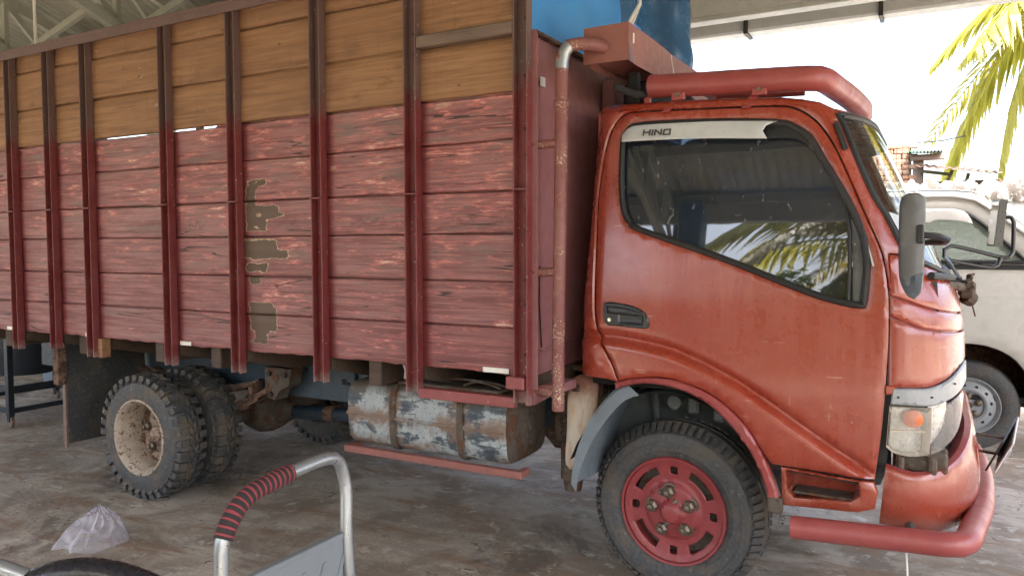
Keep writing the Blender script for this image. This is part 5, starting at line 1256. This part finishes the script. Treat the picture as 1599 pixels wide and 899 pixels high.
# ------------------------------------------------------------------ tarpaulin above the headboard
tarp = empty('tarpaulin', (-1.6, 3.9, 2.43)); tag(tarp, 'blue tarpaulin stretched above the maroon headboard, sheet coloured as backlit, bunched end as shaded', 'tarpaulin')
mb = MB(); rows = []
for i in range(16):
    z = 2.42+(3.0-2.42)*i/15; rows.append([(-1.51+.010*math.sin(y*7+z*3)+.005*math.sin(y*19)+.004*math.sin(z*23+y*5), y, z+.006*math.sin(y*9)) for y in [2.865+(3.95-2.865)*j/30 for j in range(31)]])
mb.grid(rows); mb.build('tarp_sheet', 'tarp_lit', tarp, 70)
pf = crv([(-1.60, 3.80), (-1.56, 3.93), (-1.51, 4.1), (-1.515, 4.25), (-1.47, 4.36), (-1.36, 4.42), (-1.30, 4.52), (-1.33, 4.60), (-1.40, 4.66), (-1.46, 4.80), (-1.52, 4.93), (-1.62, 4.98), (-1.72, 4.8), (-1.72, 4.0)], .04)
rows = []
for i in range(14):
    z = 2.40+(3.02-2.40)*i/13; rows.append([(x+.012*math.sin(z*9+y*5)+.006*math.sin(z*27+x*20), y+.010*math.sin(z*7+x*9), z) for x, y in pf+[pf[0]]])
mb = MB(); mb.grid(rows); fd = mb.build('tarp_bundle', 'tarp_shaded', tarp, 70)
mb = MB(); mb.box(-1.498, -1.494, 4.06, 4.20, 2.66, 2.76); mb.build('tape_patch', 'tarp_lit', fd, 0)
mb = MB(); mb.tube([(-1.49, 4.04, 2.73), (-1.488, 4.09, 2.655), (-1.488, 4.18, 2.65)], .004, 5); mb.tube([(-1.48, 4.16, 2.58), (-1.478, 4.165, 2.5)], .004, 5); mb.build('tape_scrap', 'white_tape', fd)

# ------------------------------------------------------------------ platform trolley in front
tr = empty('platform_trolley', (-.95, 1.28, 0)); tag(tr, 'platform trolley handle of bent steel tube with red and black striped grip', 'trolley')
hy0, hy1, hx = 1.085, 1.480, -1.30
hpth = crv([(hx+.03, hy0-.01, .20), (hx+.012, hy0-.006, .6), (hx, hy0, .86), (hx-.003, hy0+.014, .93), (hx-.008, hy0+.07, .985), (hx-.01, hy0+.16, 1.003), (hx-.012, hy1-.16, 1.008), (hx-.012, hy1-.06, 1.010), (hx-.014, hy1-.015, .99), (hx-.012, hy1+.002, .94), (hx-.008, hy1+.004, .90), (hx, hy1-.006, .80), (hx+.012, hy1-.004, .6), (hx+.03, hy1, .20)], .02, False)
mb = MB(); mb.tube(hpth, .0158, 16); mb.build('handle', 'galv', tr, 60)
def dist_path(p):
    d = [0]
    for a, c in zip(p, p[1:]): d.append(d[-1]+(Vector(c)-Vector(a)).length)
    return d
dp = dist_path(hpth); 
def at(s_):
    for i in range(len(dp)-1):
        if dp[i+1] >= s_:
            t = (s_-dp[i])/(dp[i+1]-dp[i]); return Vector(hpth[i]).lerp(Vector(hpth[i+1]), t)
    return Vector(hpth[-1])
s0 = min(range(len(hpth)), key=lambda i: (Vector(hpth[i])-Vector((hx-.002, hy0+.010, .92))).length); S0 = dp[s0]; L = .235; N = 16
mb = MB(); mb.tube([at(S0+L*i/40) for i in range(41)], .0205, 16); grip = mb.build('grip', 'foam_black', tr, 60)
for i in range(N):
    a = S0+L*(i+.45)/N; mb = MB(); mb.tube([at(a+.0042*k/3) for k in range(4)], .0212, 16); mb.build('grip_stripe', 'foam_red', grip, 60)
mb = MB(); z1 = .812; bx_ = hx-.004
mb.box(bx_-.006, bx_+.006, hy0+.012, hy1-.020, .42, z1, .003); pn = mb.build('back_panel', 'grey_board', tr)
mb = MB(); mb.box(bx_-.009, bx_+.009, hy0+.013, hy1-.021, z1-.012, z1+.002, .002); mb.build('panel_rim', 'grey_board', pn)
for k in range(4):
    mb = MB(); y0_ = hy0+.06+.07*k; mb.hexa([(bx_+.004, y0_, .52), (bx_+.004, y0_+.012, .52), (bx_+.009, y0_+.012, .52), (bx_+.009, y0_, .52), (bx_+.004, y0_+.10, z1-.05), (bx_+.004, y0_+.112, z1-.05), (bx_+.009, y0_+.112, z1-.05), (bx_+.009, y0_+.10, z1-.05)]); mb.build('panel_rib', 'grey_board', pn, 0)
mb = MB(); mb.box(hx+.0, hx+.72, hy0-.03, hy1+.03, .16, .20, .012); mb.build('deck', 'grey_board', tr)
for cx, cy2 in ((.08, .03), (.64, .03), (.08, .37), (.64, .37)):
    mb = MB(); mb.lathe([(.001, -.016), (.045, -.014), (.05, -.006), (.05, .006), (.045, .014), (.001, .016)], 18, c=(hx+cx, hy0+cy2, .05)); mb.box(hx+cx-.03, hx+cx+.03, hy0+cy2-.03, hy0+cy2+.03, .10, .16); mb.build('castor', 'black_rubber', tr)
# second trolley handle at the lower left edge
t2 = empty('push_cart', (-1.75, .75, 0)); tag(t2, 'worn steel cart handle with black padded grip at the bottom left corner', 'trolley')
mb = MB(); mb.tube(crv([(-1.70, .70, .20), (-1.74, .70, .7), (-1.755, .71, .91), (-1.735, .725, .945), (-1.69, .755, .936), (-1.62, .79, .915), (-1.56, .825, .890), (-1.48, .87, .848), (-1.40, .93, .80), (-1.36, .96, .74), (-1.34, .97, .2)], .03, False), .0165, 14); mb.build('handle', 'galv', t2, 60)
mb = MB(); mb.tube(crv([(-1.545, .835, .868), (-1.51, .855, .884), (-1.455, .885, .892), (-1.40, .915, .884), (-1.35, .945, .862), (-1.31, .975, .83)], .02, False), [.022, .030]+[.034]*60 if False else .031, 16); mb.build('grip', 'grip_black', t2, 60)
mb = MB(); mb.box(-1.72, -1.32, .35, .95, .14, .20, .01); mb.build('deck', 'black_plastic', t2)
for cx, cy2 in ((-1.66, .42), (-1.40, .42), (-1.66, .88), (-1.40, .88)):
    mb = MB(); mb.lathe([(.001, -.016), (.045, -.014), (.05, -.006), (.05, .006), (.045, .014), (.001, .016)], 16, c=(cx, cy2, .05)); mb.box(cx-.02, cx+.02, cy2-.02, cy2+.02, .09, .14); mb.build('castor', 'black_rubber', t2)

# ------------------------------------------------------------------ plastic bag on the floor
from mathutils import noise as mnoise
mb = MB(); out = crv([(-3.89, 2.20), (-3.855, 2.235), (-3.82, 2.25), (-3.775, 2.225), (-3.69, 2.27), (-3.66, 2.36), (-3.665, 2.47), (-3.73, 2.52), (-3.81, 2.55), (-3.90, 2.50), (-3.96, 2.42), (-3.93, 2.30)], .008, True, (0, 3, 6))
cx, cy3 = -3.86, 2.45; nv = 34; rows = []
for j in range(nv):
    t = j/(nv-1); row = []
    for (x, y) in out+[out[0]]:
        k = 1-t; px_, py_ = cx+(x-cx)*k, cy3+(y-cy3)*k
        a = math.atan2(y-cy3, x-cx)
        q = Vector((px_*5, py_*5, t*1.1)); q2 = Vector((math.cos(a)*1.5+5, math.sin(a)*1.5, t*1.4))
        ridge = (1-abs(mnoise.noise(q2*1.6)))**3; fold = mnoise.noise(q)*.5+.5; r3 = (1-abs(mnoise.noise(q*2.3+Vector((3, 1, 7)))))**4
        env = math.sin(math.pi*min(1, t*.85+.06))
        hgt = .150*(t**.7)*(.80+.32*fold)+.035*ridge*env+.008*r3*env
        sw = .018*mnoise.noise(q2*2.7+Vector((9, 2, 4)))*env
        row.append((px_+sw*math.cos(a)-.035*t*t, py_+sw*math.sin(a)+.02*t, .003+hgt))
    rows.append(row)
mb.grid(rows)
tag(mb.build('plastic_bag', 'bag_film', None, 75), 'crumpled clear plastic bag lying on the dirty concrete floor', 'bag')

# ------------------------------------------------------------------ navy steel rack behind the truck's tail
rk = empty('wheeled_rack', (-7.6, 4.0, 0)); tag(rk, 'low navy steel frame rack on castors behind the truck tail', 'rack')
FX = (-6.93, -7.85); FY = (3.62, 4.55)
for x in FX:
    for y in FY:
        mb = MB(); mb.box(x-.025, x+.025, y-.025, y+.025, .10, .98, .003); mb.build('upright', 'rack_navy', rk)
        mb = MB(); mb.lathe([(.001, -.014), (.045, -.012), (.048, 0), (.045, .012), (.001, .014)], 18, c=(x, y, .048)); cs_ = mb.build('castor', 'wood_grey', rk)
        mb = MB(); mb.box(x-.018, x+.018, y-.022, y+.022, .05, .10); mb.build('castor_fork', 'rack_navy', cs_)
for y in FY:
    for z in (.14, .33, .96):
        mb = MB(); mb.box(FX[1]+.025, FX[0]-.025, y-.02, y+.02, z-.02, z+.02, .003); mb.build('rail', 'rack_navy', rk)
for x in FX:
    for z in (.14, .33, .96):
        mb = MB(); mb.box(x-.02, x+.02, FY[0]+.025, FY[1]-.025, z-.02, z+.02, .003); mb.build('rail', 'rack_navy', rk)
mb = MB(); mb.box(-6.91, -6.87, 4.06, 4.10, .14, .96, .003); mb.build('upright', 'rack_navy', rk)
mb = MB(); mb.lathe([(.001, 0), (.22, 0), (.25, .05), (.27, .55), (.25, .58), (.24, .58), (.235, .05), (.001, .04)], 28, axis='Z', c=(-7.55, 4.1, .36))
tag(mb.build('oil_drum', 'rack_navy'), 'dark round drum standing inside the navy rack', 'drum')
mb = MB(); mb.box(-8.9, -8.2, 5.0, 5.6, 0, .75, .02); mb.box(-8.85, -8.25, 5.05, 5.55, .752, .79, .01)
tag(mb.build('grey_crate', 'guard_grey'), 'grey crate in the dim background beyond the rack', 'crate')

# ------------------------------------------------------------------ white van beside the wall
van = empty('white_van', (-.6, 7.4, 0)); tag(van, 'white van with dusty windows parked beyond the truck nose', 'van')
VY, VW = 6.62, 1.62; VC = VY+VW/2
def vans(x, z, off=0.0):
    y = VY+.10*max(0, (z-1.0))**1.6+.03*(abs(z-.85)/.5)**2
    return (x, y-off, z)
vbody = crv([(-3.3, .40), (-3.35, 1.0), (-3.3, 1.75), (-3.1, 1.93), (-2.2, 1.965), (-.6, 1.975), (.12, 1.962), (.26, 1.925), (.36, 1.85), (.55, 1.69), (.86, 1.38), (1.02, 1.05), (1.06, .7), (1.02, .42), (.62, .40), (.605, .55), (.52, .70), (.38, .785), (.22, .81), (.06, .785), (-.08, .70), (-.165, .55), (-.18, .38), (-1.6, .38), (-1.62, .55), (-1.75, .72), (-1.95, .76), (-2.15, .72), (-2.28, .55), (-2.3, .38)], .06, True, (0, 13, 14, 22, 23, 29))
vwin = crv([(-.55, 1.415), (-.55, 1.80), (-.10, 1.81), (.13, 1.80), (.22, 1.755), (.36, 1.63), (.57, 1.415)], .05, True, (0, 1, 6))
vwin2 = crv([(-2.2, 1.415), (-2.2, 1.80), (-.68, 1.81), (-.68, 1.415)], .05, True, (0, 1, 2, 3))
mb = MB(); panel(mb, vbody, vans, holes=(vwin, vwin2), step=.09, th=.03, roll=.012, lip=.02); vb = mb.build('van_side', 'van_white', van, 45)
vm = vb.copy(); COL.objects.link(vm); vm.scale = (1, -1, 1); vm.location = (0, 2*VC, 0)
for nm, wp in (('front_door_window', vwin), ('rear_side_window', vwin2)):
    mb = MB(); panel(mb, inset(wp, -.01), lambda x, z, o_: vans(x, z, o_-.02), step=.2, th=.005, lip=0, roll=0); gw_ = mb.build(nm, 'glass_van', van, 60)
    mb = MB(); mb.tube([vans(x, z, .0) for x, z in wp], .014, 6, closed=True); mb.build('window_seal', 'black_rubber', gw_)
mb = MB(); panel(mb, crv([(-.56, 1.72), (-.06, 1.715), (-.02, 1.735), (.12, 1.725), (.225, 1.70), (.19, 1.775), (.12, 1.815), (-.1, 1.826), (-.56, 1.815)], .05, True, (0, 4, 8)), lambda x, z, o_: vans(x, z, o_+.02), step=.06, th=.006); mb.build('rain_visor', 'van_white', van)
mb = MB(); mb.box(-.60, .58, VY+.02, VY+.034, 1.36, 1.398, .004); mb.v = [(x, vans(x, z, .006)[1]+(y-VY-.02), z) for x, y, z in mb.v]; mb.build('belt_strip', 'black_rubber', van)
mb = MB(); mb.box(-.6, 1.0, VY+.0, VY+.01, 1.16, 1.166); mb.v = [(x, vans(x, z, .002)[1]+(y-VY), z) for x, y, z in mb.v]; mb.build('door_crease', 'silver', van, 0)
mb = MB(); mb.tube([vans(x, z, .012) for x, z in ((-3.0, 1.90), (-.6, 1.93), (.1, 1.915), (.24, 1.88), (.36, 1.79), (.58, 1.60))], .012, 8); mb.build('roof_gutter', 'van_white', van)
rl = [p for p in crv([(-3.3, 1.75), (-3.1, 1.93), (-2.2, 1.965), (-.6, 1.975), (.12, 1.962), (.26, 1.925), (.36, 1.85), (.55, 1.69), (.86, 1.38), (1.02, 1.05), (1.06, .7), (1.02, .42)], .06, False)]
def vrow(lo, hi): return [(x, z) for x, z in rl if lo <= x <= hi]
def vgrid(pts_, dz=0.0):
    return [[(x+dx, vans(x, z)[1]+f*(2*VC-2*vans(x, z)[1]), z+dz+.035*math.sin(f*math.pi)) for x, z in pts_ for dx in (0,)] for f in (0, .05, .15, .3, .5, .7, .85, .95, 1)]
mb = MB(); mb.grid(vgrid([p for p in rl if p[0] < .30 and p[1] > 1.7])); mb.build('van_roof', 'van_white', van, 50)
mb = MB(); mb.grid(vgrid([p for p in rl if p[0] > .26 and p[1] > 1.33])); mb.build('van_windshield', 'glass_van', van, 50)
mb = MB(); mb.grid(vgrid([p for p in rl if p[0] > .8 and p[1] < 1.4])); mb.build('van_front', 'van_white', van, 50)
mb = MB(); mb.box(-3.3, -3.25, VY+.1, 2*VC-VY-.1, .4, 1.85); mb.build('van_rear', 'van_white', van, 0)
mb = MB(); mb.box(-3.2, .9, VY+.08, 2*VC-VY-.08, .38, .42); mb.box(-2.9, -.2, VY+.2, VC*2-VY-.2, .42, 1.2); mb.build('van_floor', 'dark_void', van, 0)
mb = MB(); lin = [(.22+.43*math.cos(R(a)), .36+.46*math.sin(R(a))) for a in range(-10, 191, 10)]
mb.grid([[(x, VY+.012, z) for x, z in lin], [(x, VY+.5, z) for x, z in lin]]); mb.face([mb.v.index((x, VY+.5, z)) for x, z in lin]); mb.build('wheel_arch', 'spring_rust', van)
mb = MB(); mb.box(-.05, .28, 7.0, 7.5, .9, 1.3, .04); mb.hexa([(-.1, 7.0, 1.1), (.05, 7.0, 1.1), (.05, 7.5, 1.1), (-.1, 7.5, 1.1), (-.2, 7.0, 1.7), (-.12, 7.0, 1.7), (-.12, 7.5, 1.7), (-.2, 7.5, 1.7)]); mb.build('van_seat', 'seat_cloth', van)
mb = MB(); mb.lathe([(.205, .022), (.22, .008), (.26, .0), (.30, .006), (.325, .02), (.334, .04), (.336, .16), (.31, .195), (.22, .19)], 56); ME_VT = mb.mesh('tyre', 'tyre_van', 35)
mb = MB(); mb.lathe([(.0005, .02), (.032, .020), (.040, .03), (.10, .035), (.108, .020), (.125, .014), (.170, .028), (.182, .032), (.190, .020), (.200, .012), (.210, .004), (.214, .006), (.213, .02), (.205, .05)], 56)
ME_VR = mb.mesh('rim', 'trim_grey', 35)
mb = MB(); mb.lathe([(.0005, -.001), (.012, -.001), (.0125, .004)], 10); ME_VH = mb.mesh('rim_hole', 'dark_void', 30)
mb = MB(); mb.lathe([(.0005, -.012), (.026, -.010), (.030, .004)], 14); ME_VC = mb.mesh('hub_cap', 'spring_rust', 30)
for wx, wy, fl_ in ((.225, VY+.05, 0), (-1.95, VY+.05, 0), (.225, 2*VC-VY-.05, 1), (-1.95, 2*VC-VY-.05, 1)):
    wl = empty('wheel', (wx, wy, .335), van, keep=False); wl.rotation_euler = (0, 0, math.pi*fl_)
    link('tyre', ME_VT, wl); link('rim', ME_VR, wl); hc = link('hub_cap', ME_VC, wl); hc.location = (0, .018, 0)
    for i in range(12):
        a = R(30*i+10); h_ = link('rim_hole', ME_VH, wl); h_.location = (.150*math.cos(a), .021, .150*math.sin(a))
    for i in range(5):
        a = R(72*i+20); h_ = link('wheel_nut', ME_NUT, wl); h_.location = (.072*math.cos(a), .035, .072*math.sin(a))
mb = MB()
for sx_ in (-.62, .60):
    mb.grid([[vans(sx_-.004, z_, .003), vans(sx_+.004, z_, .003)] for z_ in (.42 if sx_ < 0 else .74, .8, 1.0, 1.2, 1.36)])
mb.build('door_seam', 'dark_void', van, 0)
mb = MB(); mb.box(-.50, -.34, VY-.012, VY+.03, 1.24, 1.275, .006); mb.build('door_handle', 'black_plastic', van)
mb = MB(); mb.box(.585, .66, VY-.002, VY+.004, .60, .72); mb.build('arch_reflector', 'plate_white', van, 0)
mb = MB(); mb.box(.655, .668, VY-.004, VY+.006, .50, .73); mb.box(.58, .67, VY-.004, VY+.006, .655, .663); mb.build('arch_reflector_frame', 'black_plastic', van, 0)

# ------------------------------------------------------------------ boundary wall with rough coping, shack, greenery
wl = empty('boundary_wall', (0, 9.6, 0)); tag(wl, 'grey rendered boundary wall with a rough stained stone top behind the van', 'wall')
mb = MB(); mb.box(-14, 12, 9.5, 9.68, -.1, 2.02); mb.build('wall_face', 'wall_block', wl, 0)
rnd = random.Random(8); stones = []
for s_ in range(4):
    mb = MB(); rows = []; nx_ = 26
    prof = [(-.12, -.02), (-.13, .05), (-.11, .13), (-.06, .19), (.0, .21), (.06, .19), (.11, .12), (.12, -.02)]
    for i in range(nx_+1):
        x_ = -.29+.58*i/nx_
        rows.append([(x_+.01*mnoise.noise(Vector((x_*30, k*3.1, s_))), y_*(1+.25*mnoise.noise(Vector((x_*14+s_*7, k*.9, 1)))), z_*(1+.35*mnoise.noise(Vector((x_*11+s_*9, k*.7, 5))))+.02*mnoise.noise(Vector((x_*40, k*2.3, s_+3)))) for k, (y_, z_) in enumerate(prof)])
    mb.grid(rows); stones.append(mb.mesh('coping_stone', 'coping_stone', 50))
x = -2.2
while x < 3.0:
    o = link('coping_stone', stones[rnd.randrange(4)], wl); o.location = (x, 9.59, 2.03+rnd.uniform(-.015, .02)); o.rotation_euler = (0, rnd.uniform(-.03, .03), 0)
    x += .56
mb = MB(); mb.box(-14, -2.4, 9.48, 9.70, 2.02, 2.22, .03); mb.box(3.2, 12, 9.48, 9.70, 2.02, 2.22, .03); mb.build('coping_run', 'coping_stone', wl)
hut = empty('tin_shack', (-.2, 12.2, 0)); tag(hut, 'small shack of brick and rusty tin sheets beyond the wall', 'shack')
bk_m = MB(); bk_m.box(-.095, .095, -.05, .05, -.032, .032, .006); bk_m = bk_m.mesh('brick', 'brick_red', 0)
for r_i in range(14):
    for c_i in range(3):
        o = link('brick', bk_m, hut); o.location = (-1.0+.205*c_i+.1*(r_i % 2)+.12, 12.0+rnd.uniform(-.006, .006), 1.98+.072*r_i)
mb = MB(); mb.box(-1.15, -.36, 12.03, 12.4, 0, 2.97); mb.box(-1.15, -.4, 12.0, 12.03, 0, 1.94); mb.build('brick_pier_core', 'plaster', hut, 0)
for k in range(9):
    mb = MB(); mb.tube([(-.98+.075*k, 11.93, 2.45), (-.98+.075*k, 11.93, 2.92)], .004, 4); mb.build('mesh_wire', 'spring_rust', hut)
for k in range(7):
    mb = MB(); mb.tube([(-1.0, 11.925, 2.47+.072*k), (-.36, 11.925, 2.47+.072*k)], .004, 4); mb.build('mesh_wire', 'spring_rust', hut)
mb = MB(); mb.box(-.33, -.20, 11.95, 12.08, 0, 2.75, .01); mb.build('post', 'wood_grey', hut)
def tin(name, mat, x0, x1, y0, y1, z0, z1, zz0, zz1):
    mb = MB(); n = 40; rows = []
    for j in (0, 1): rows.append([(x0+(x1-x0)*i/n, (y0, y1)[j], ((z0, z1)[j])+((zz0, zz1)[j]-(z0, z1)[j])*i/n+.012*math.cos(i*1.6)) for i in range(n+1)])
    mb.grid(rows); mb.grid([[(a, b_, c-.008) for a, b_, c in r_] for r_ in rows]); return mb.build(name, mat, hut, 60)
tin('roof_sheet', 'green_tin', -.40, .02, 11.7, 13.4, 2.80, 3.0, 2.80, 2.92)
tin('roof_sheet', 'rust_tin', -.28, .72, 11.6, 13.2, 2.60, 2.78, 2.46, 2.62)
mb = MB(); mb.box(-.36, .05, 11.86, 11.94, 2.70, 2.78, .01); mb.build('beam', 'wood_grey', hut)
for (a, c) in (((.0, 11.9, 2.15), (.14, 11.9, 2.55)), ((.26, 11.9, 2.2), (.33, 11.9, 2.50)), ((-.25, 11.9, 2.56), (.1, 11.9, 2.50))):
    mb = MB(); bar(mb, a, c, .03, .02); mb.build('strut', 'wood_grey', hut)
mb = MB(); mb.box(-.3, .75, 12.5, 12.6, 0, 2.45); mb.build('back_boards', 'rust_tin', hut, 0)
mb = MB(); mb.tube([(-.9, 12.0, 2.95), (0, 12.5, 3.02), (.3, 12.9, 3.12)], .01, 5); tag(mb.build('cable', 'black_rubber'), 'thin dark cable running off the shack brick pier', 'cable')

def frond(L, droop, rnd, mat, nl=46, wid=.55, lw=.028):
    """one frond: arched rib along +X with hanging leaflets"""
    mb = MB(); rib = []
    for i in range(15):
        t = i/14; rib.append(Vector((L*t*(1-.18*droop*t), 0, L*(.35*t-droop*.75*t*t))))
    mb.tube(rib, [.028*(1-.85*i/14) for i in range(15)], 5)
    for i in range(nl):
        t = .10+.9*i/nl; f_ = t*14; k = min(13, int(f_)); p = rib[k].lerp(rib[k+1], f_-k); d = (rib[k+1]-rib[k]).normalized()
        ll = wid*math.sin(math.pi*min(1, .18+.82*t))**.7*(1-.25*t)+.12
        for sd in (-1, 1):
            out_ = (Vector((0, sd, 0))*rnd.uniform(.55, .9)+d*rnd.uniform(.45, .8)+Vector((0, 0, -1))*rnd.uniform(.15, .75)).normalized()
            a = p; m_ = p+out_*ll*.5; e = p+out_*ll+Vector((0, 0, -1))*ll*rnd.uniform(.15, .45)
            s_ = out_.cross(Vector((0, 0, 1))).normalized()*lw
            o_ = len(mb.v); mb.v += [tuple(a-s_*.4), tuple(a+s_*.4), tuple(m_+s_), tuple(m_-s_), tuple(e)]
            mb.face((o_, o_+1, o_+2, o_+3)); mb.face((o_+3, o_+2, o_+4))
    return mb.mesh('frond', mat, 0, fix=False)
rnd = random.Random(33)
FR = [frond(2.9, d, rnd, mt, 52, .62) for d, mt in ((.5, 'palm_leaf'), (.8, 'palm_leaf'), (1.1, 'palm_leaf'), (1.4, 'palm_dry'), (1.7, 'palm_leaf'))]
def palm(loc, h, label, n=20, seed=1, scale=1.0, group=None):
    r_ = random.Random(seed); p = empty('coconut_palm', loc); tag(p, label, 'palm tree', group)
    mb = MB(); L = Vector(loc); pts_ = [L+Vector((.25*math.sin(i*.25+seed), .2*math.sin(i*.2), h*i/12)) for i in range(13)]
    mb.tube(pts_, [.16-.06*i/12+.008*(i % 2) for i in range(13)], 10); mb.build('trunk', 'trunk', p)
    top = pts_[-1]
    for i in range(n):
        f_ = link('frond', FR[r_.randrange(5)], p); f_.location = top+Vector((0, 0, r_.uniform(-.1, .15)))
        f_.rotation_euler = (r_.uniform(-.25, .25), r_.uniform(-.75, .35), 2.399*i+r_.uniform(-.3, .3)); s_ = scale*r_.uniform(.8, 1.1); f_.scale = (s_, s_, s_)
    return p
GP = 'coconut palms'
palm((2.4, 13.2, -.06), 5.2, 'coconut palm with yellow-green fronds hanging at the right edge of the picture', 34, 3, 1.05)
palm((3.4, 22.0, -.06), 8.2, 'pale green palm further behind the wall, over the shack', 20, 7, 1.0)
palm((-.35, -6.6, -.06), 3.75, 'coconut palm in the yard reflected in the truck door window', 26, 5, 1.35)
def banana(loc, label, seed):
    r_ = random.Random(seed); p = empty('banana_plant', loc); tag(p, label, 'banana plant')
    L = Vector(loc); mb = MB(); mb.tube([L, L+Vector((0, 0, 2.0))], [.12, .08], 10); mb.build('stem', 'green_tin', p)
    for i in range(8):
        mb = MB(); rows = []; a = i*.785+r_.uniform(-.2, .2); ln = r_.uniform(1.2, 1.7); n = 14
        dx = Vector((math.cos(a), math.sin(a), 0)); sx = Vector((-math.sin(a), math.cos(a), 0))
        for j in range(n+1):
            t = j/n; c_ = L+Vector((0, 0, 1.9))+dx*ln*t*.8+Vector((0, 0, ln*(.75*t-1.0*t*t))); w_ = .26*math.sin(math.pi*min(1, t*.93+.07))**.6
            rows.append([tuple(c_-sx*w_+Vector((0, 0, .06*math.sin(t*9)))), tuple(c_+Vector((0, 0, -.05))), tuple(c_+sx*w_+Vector((0, 0, .06*math.sin(t*8+1))))])
        mb.grid(rows); mb.build('leaf', 'banana_leaf', p, 60, fix=False)
banana((.95, 11.3, -.06), 'banana plant with broad green leaves just behind the wall at the right', 2)
banana((2.0, 12.4, -.06), 'banana plant behind the wall beyond the right edge, under the palm', 5)
def bush(loc, r_, h, label, seed, n=2600, name='leafy_shrub', cat='shrub'):
    q = random.Random(seed); p = empty(name, loc); tag(p, label, cat); L = Vector(loc)
    mb = MB(); clumps = [(Vector((q.uniform(-r_, r_), q.uniform(-r_, r_)*.6, h*q.uniform(.25, 1))), q.uniform(.3, .6)*r_*.7) for _ in range(16)]
    for i in range(n):
        c_, cr = clumps[q.randrange(16)]
        d = Vector((q.gauss(0, 1), q.gauss(0, 1), q.gauss(0, 1))).normalized()*cr*q.uniform(.5, 1.05)
        pt = L+c_+d; a = Vector((q.gauss(0, 1), q.gauss(0, 1), q.gauss(0, 1))).normalized(); b_ = a.orthogonal().normalized(); s_ = q.uniform(.05, .11)
        o_ = len(mb.v); mb.v += [tuple(pt-a*s_), tuple(pt+b_*s_*.5), tuple(pt+a*s_), tuple(pt-b_*s_*.5)]; mb.face((o_, o_+1, o_+2, o_+3))
    mb.build('crown', 'bush_leaf', p, 0, fix=False)
    mb = MB()
    for k in range(5):
        e = clumps[k][0]; mb.tube([L, L+e*.5+Vector((.1, 0, 0)), L+e], [.05, .035, .015], 6)
    mb.build('trunk', 'trunk', p)
bush((-3.2, -9.0, -.06), 1.3, 3.6, 'round dark shrub left in the yard reflected in the door window', 3)
bush((-1.3, -9.6, -.06), 1.4, 3.5, 'wide light shrub in the yard reflected beside the palm', 4)
bush((.9, -9.4, -.06), 1.4, 3.5, 'bushy shrub at the right of the reflected yard', 6)
bush((-5.6, -11.0, -.06), 1.6, 3.6, 'tall shrub at the left of the reflected yard', 9)
bush((-3.5, 13.0, -.06), 2.0, 2.3, 'leafy shrub behind the boundary wall hidden by the truck', 12)
bush((3.6, 12.0, -.06), 1.5, 2.4, 'leafy shrub behind the wall right of the banana plant', 13)
mb = MB(); mb.box(-14, 12, -11.8, -11.6, -.1, 2.8); tag(mb.build('yard_wall', 'wall_block', None, 0), 'low grey wall across the yard reflected in the truck door', 'wall')
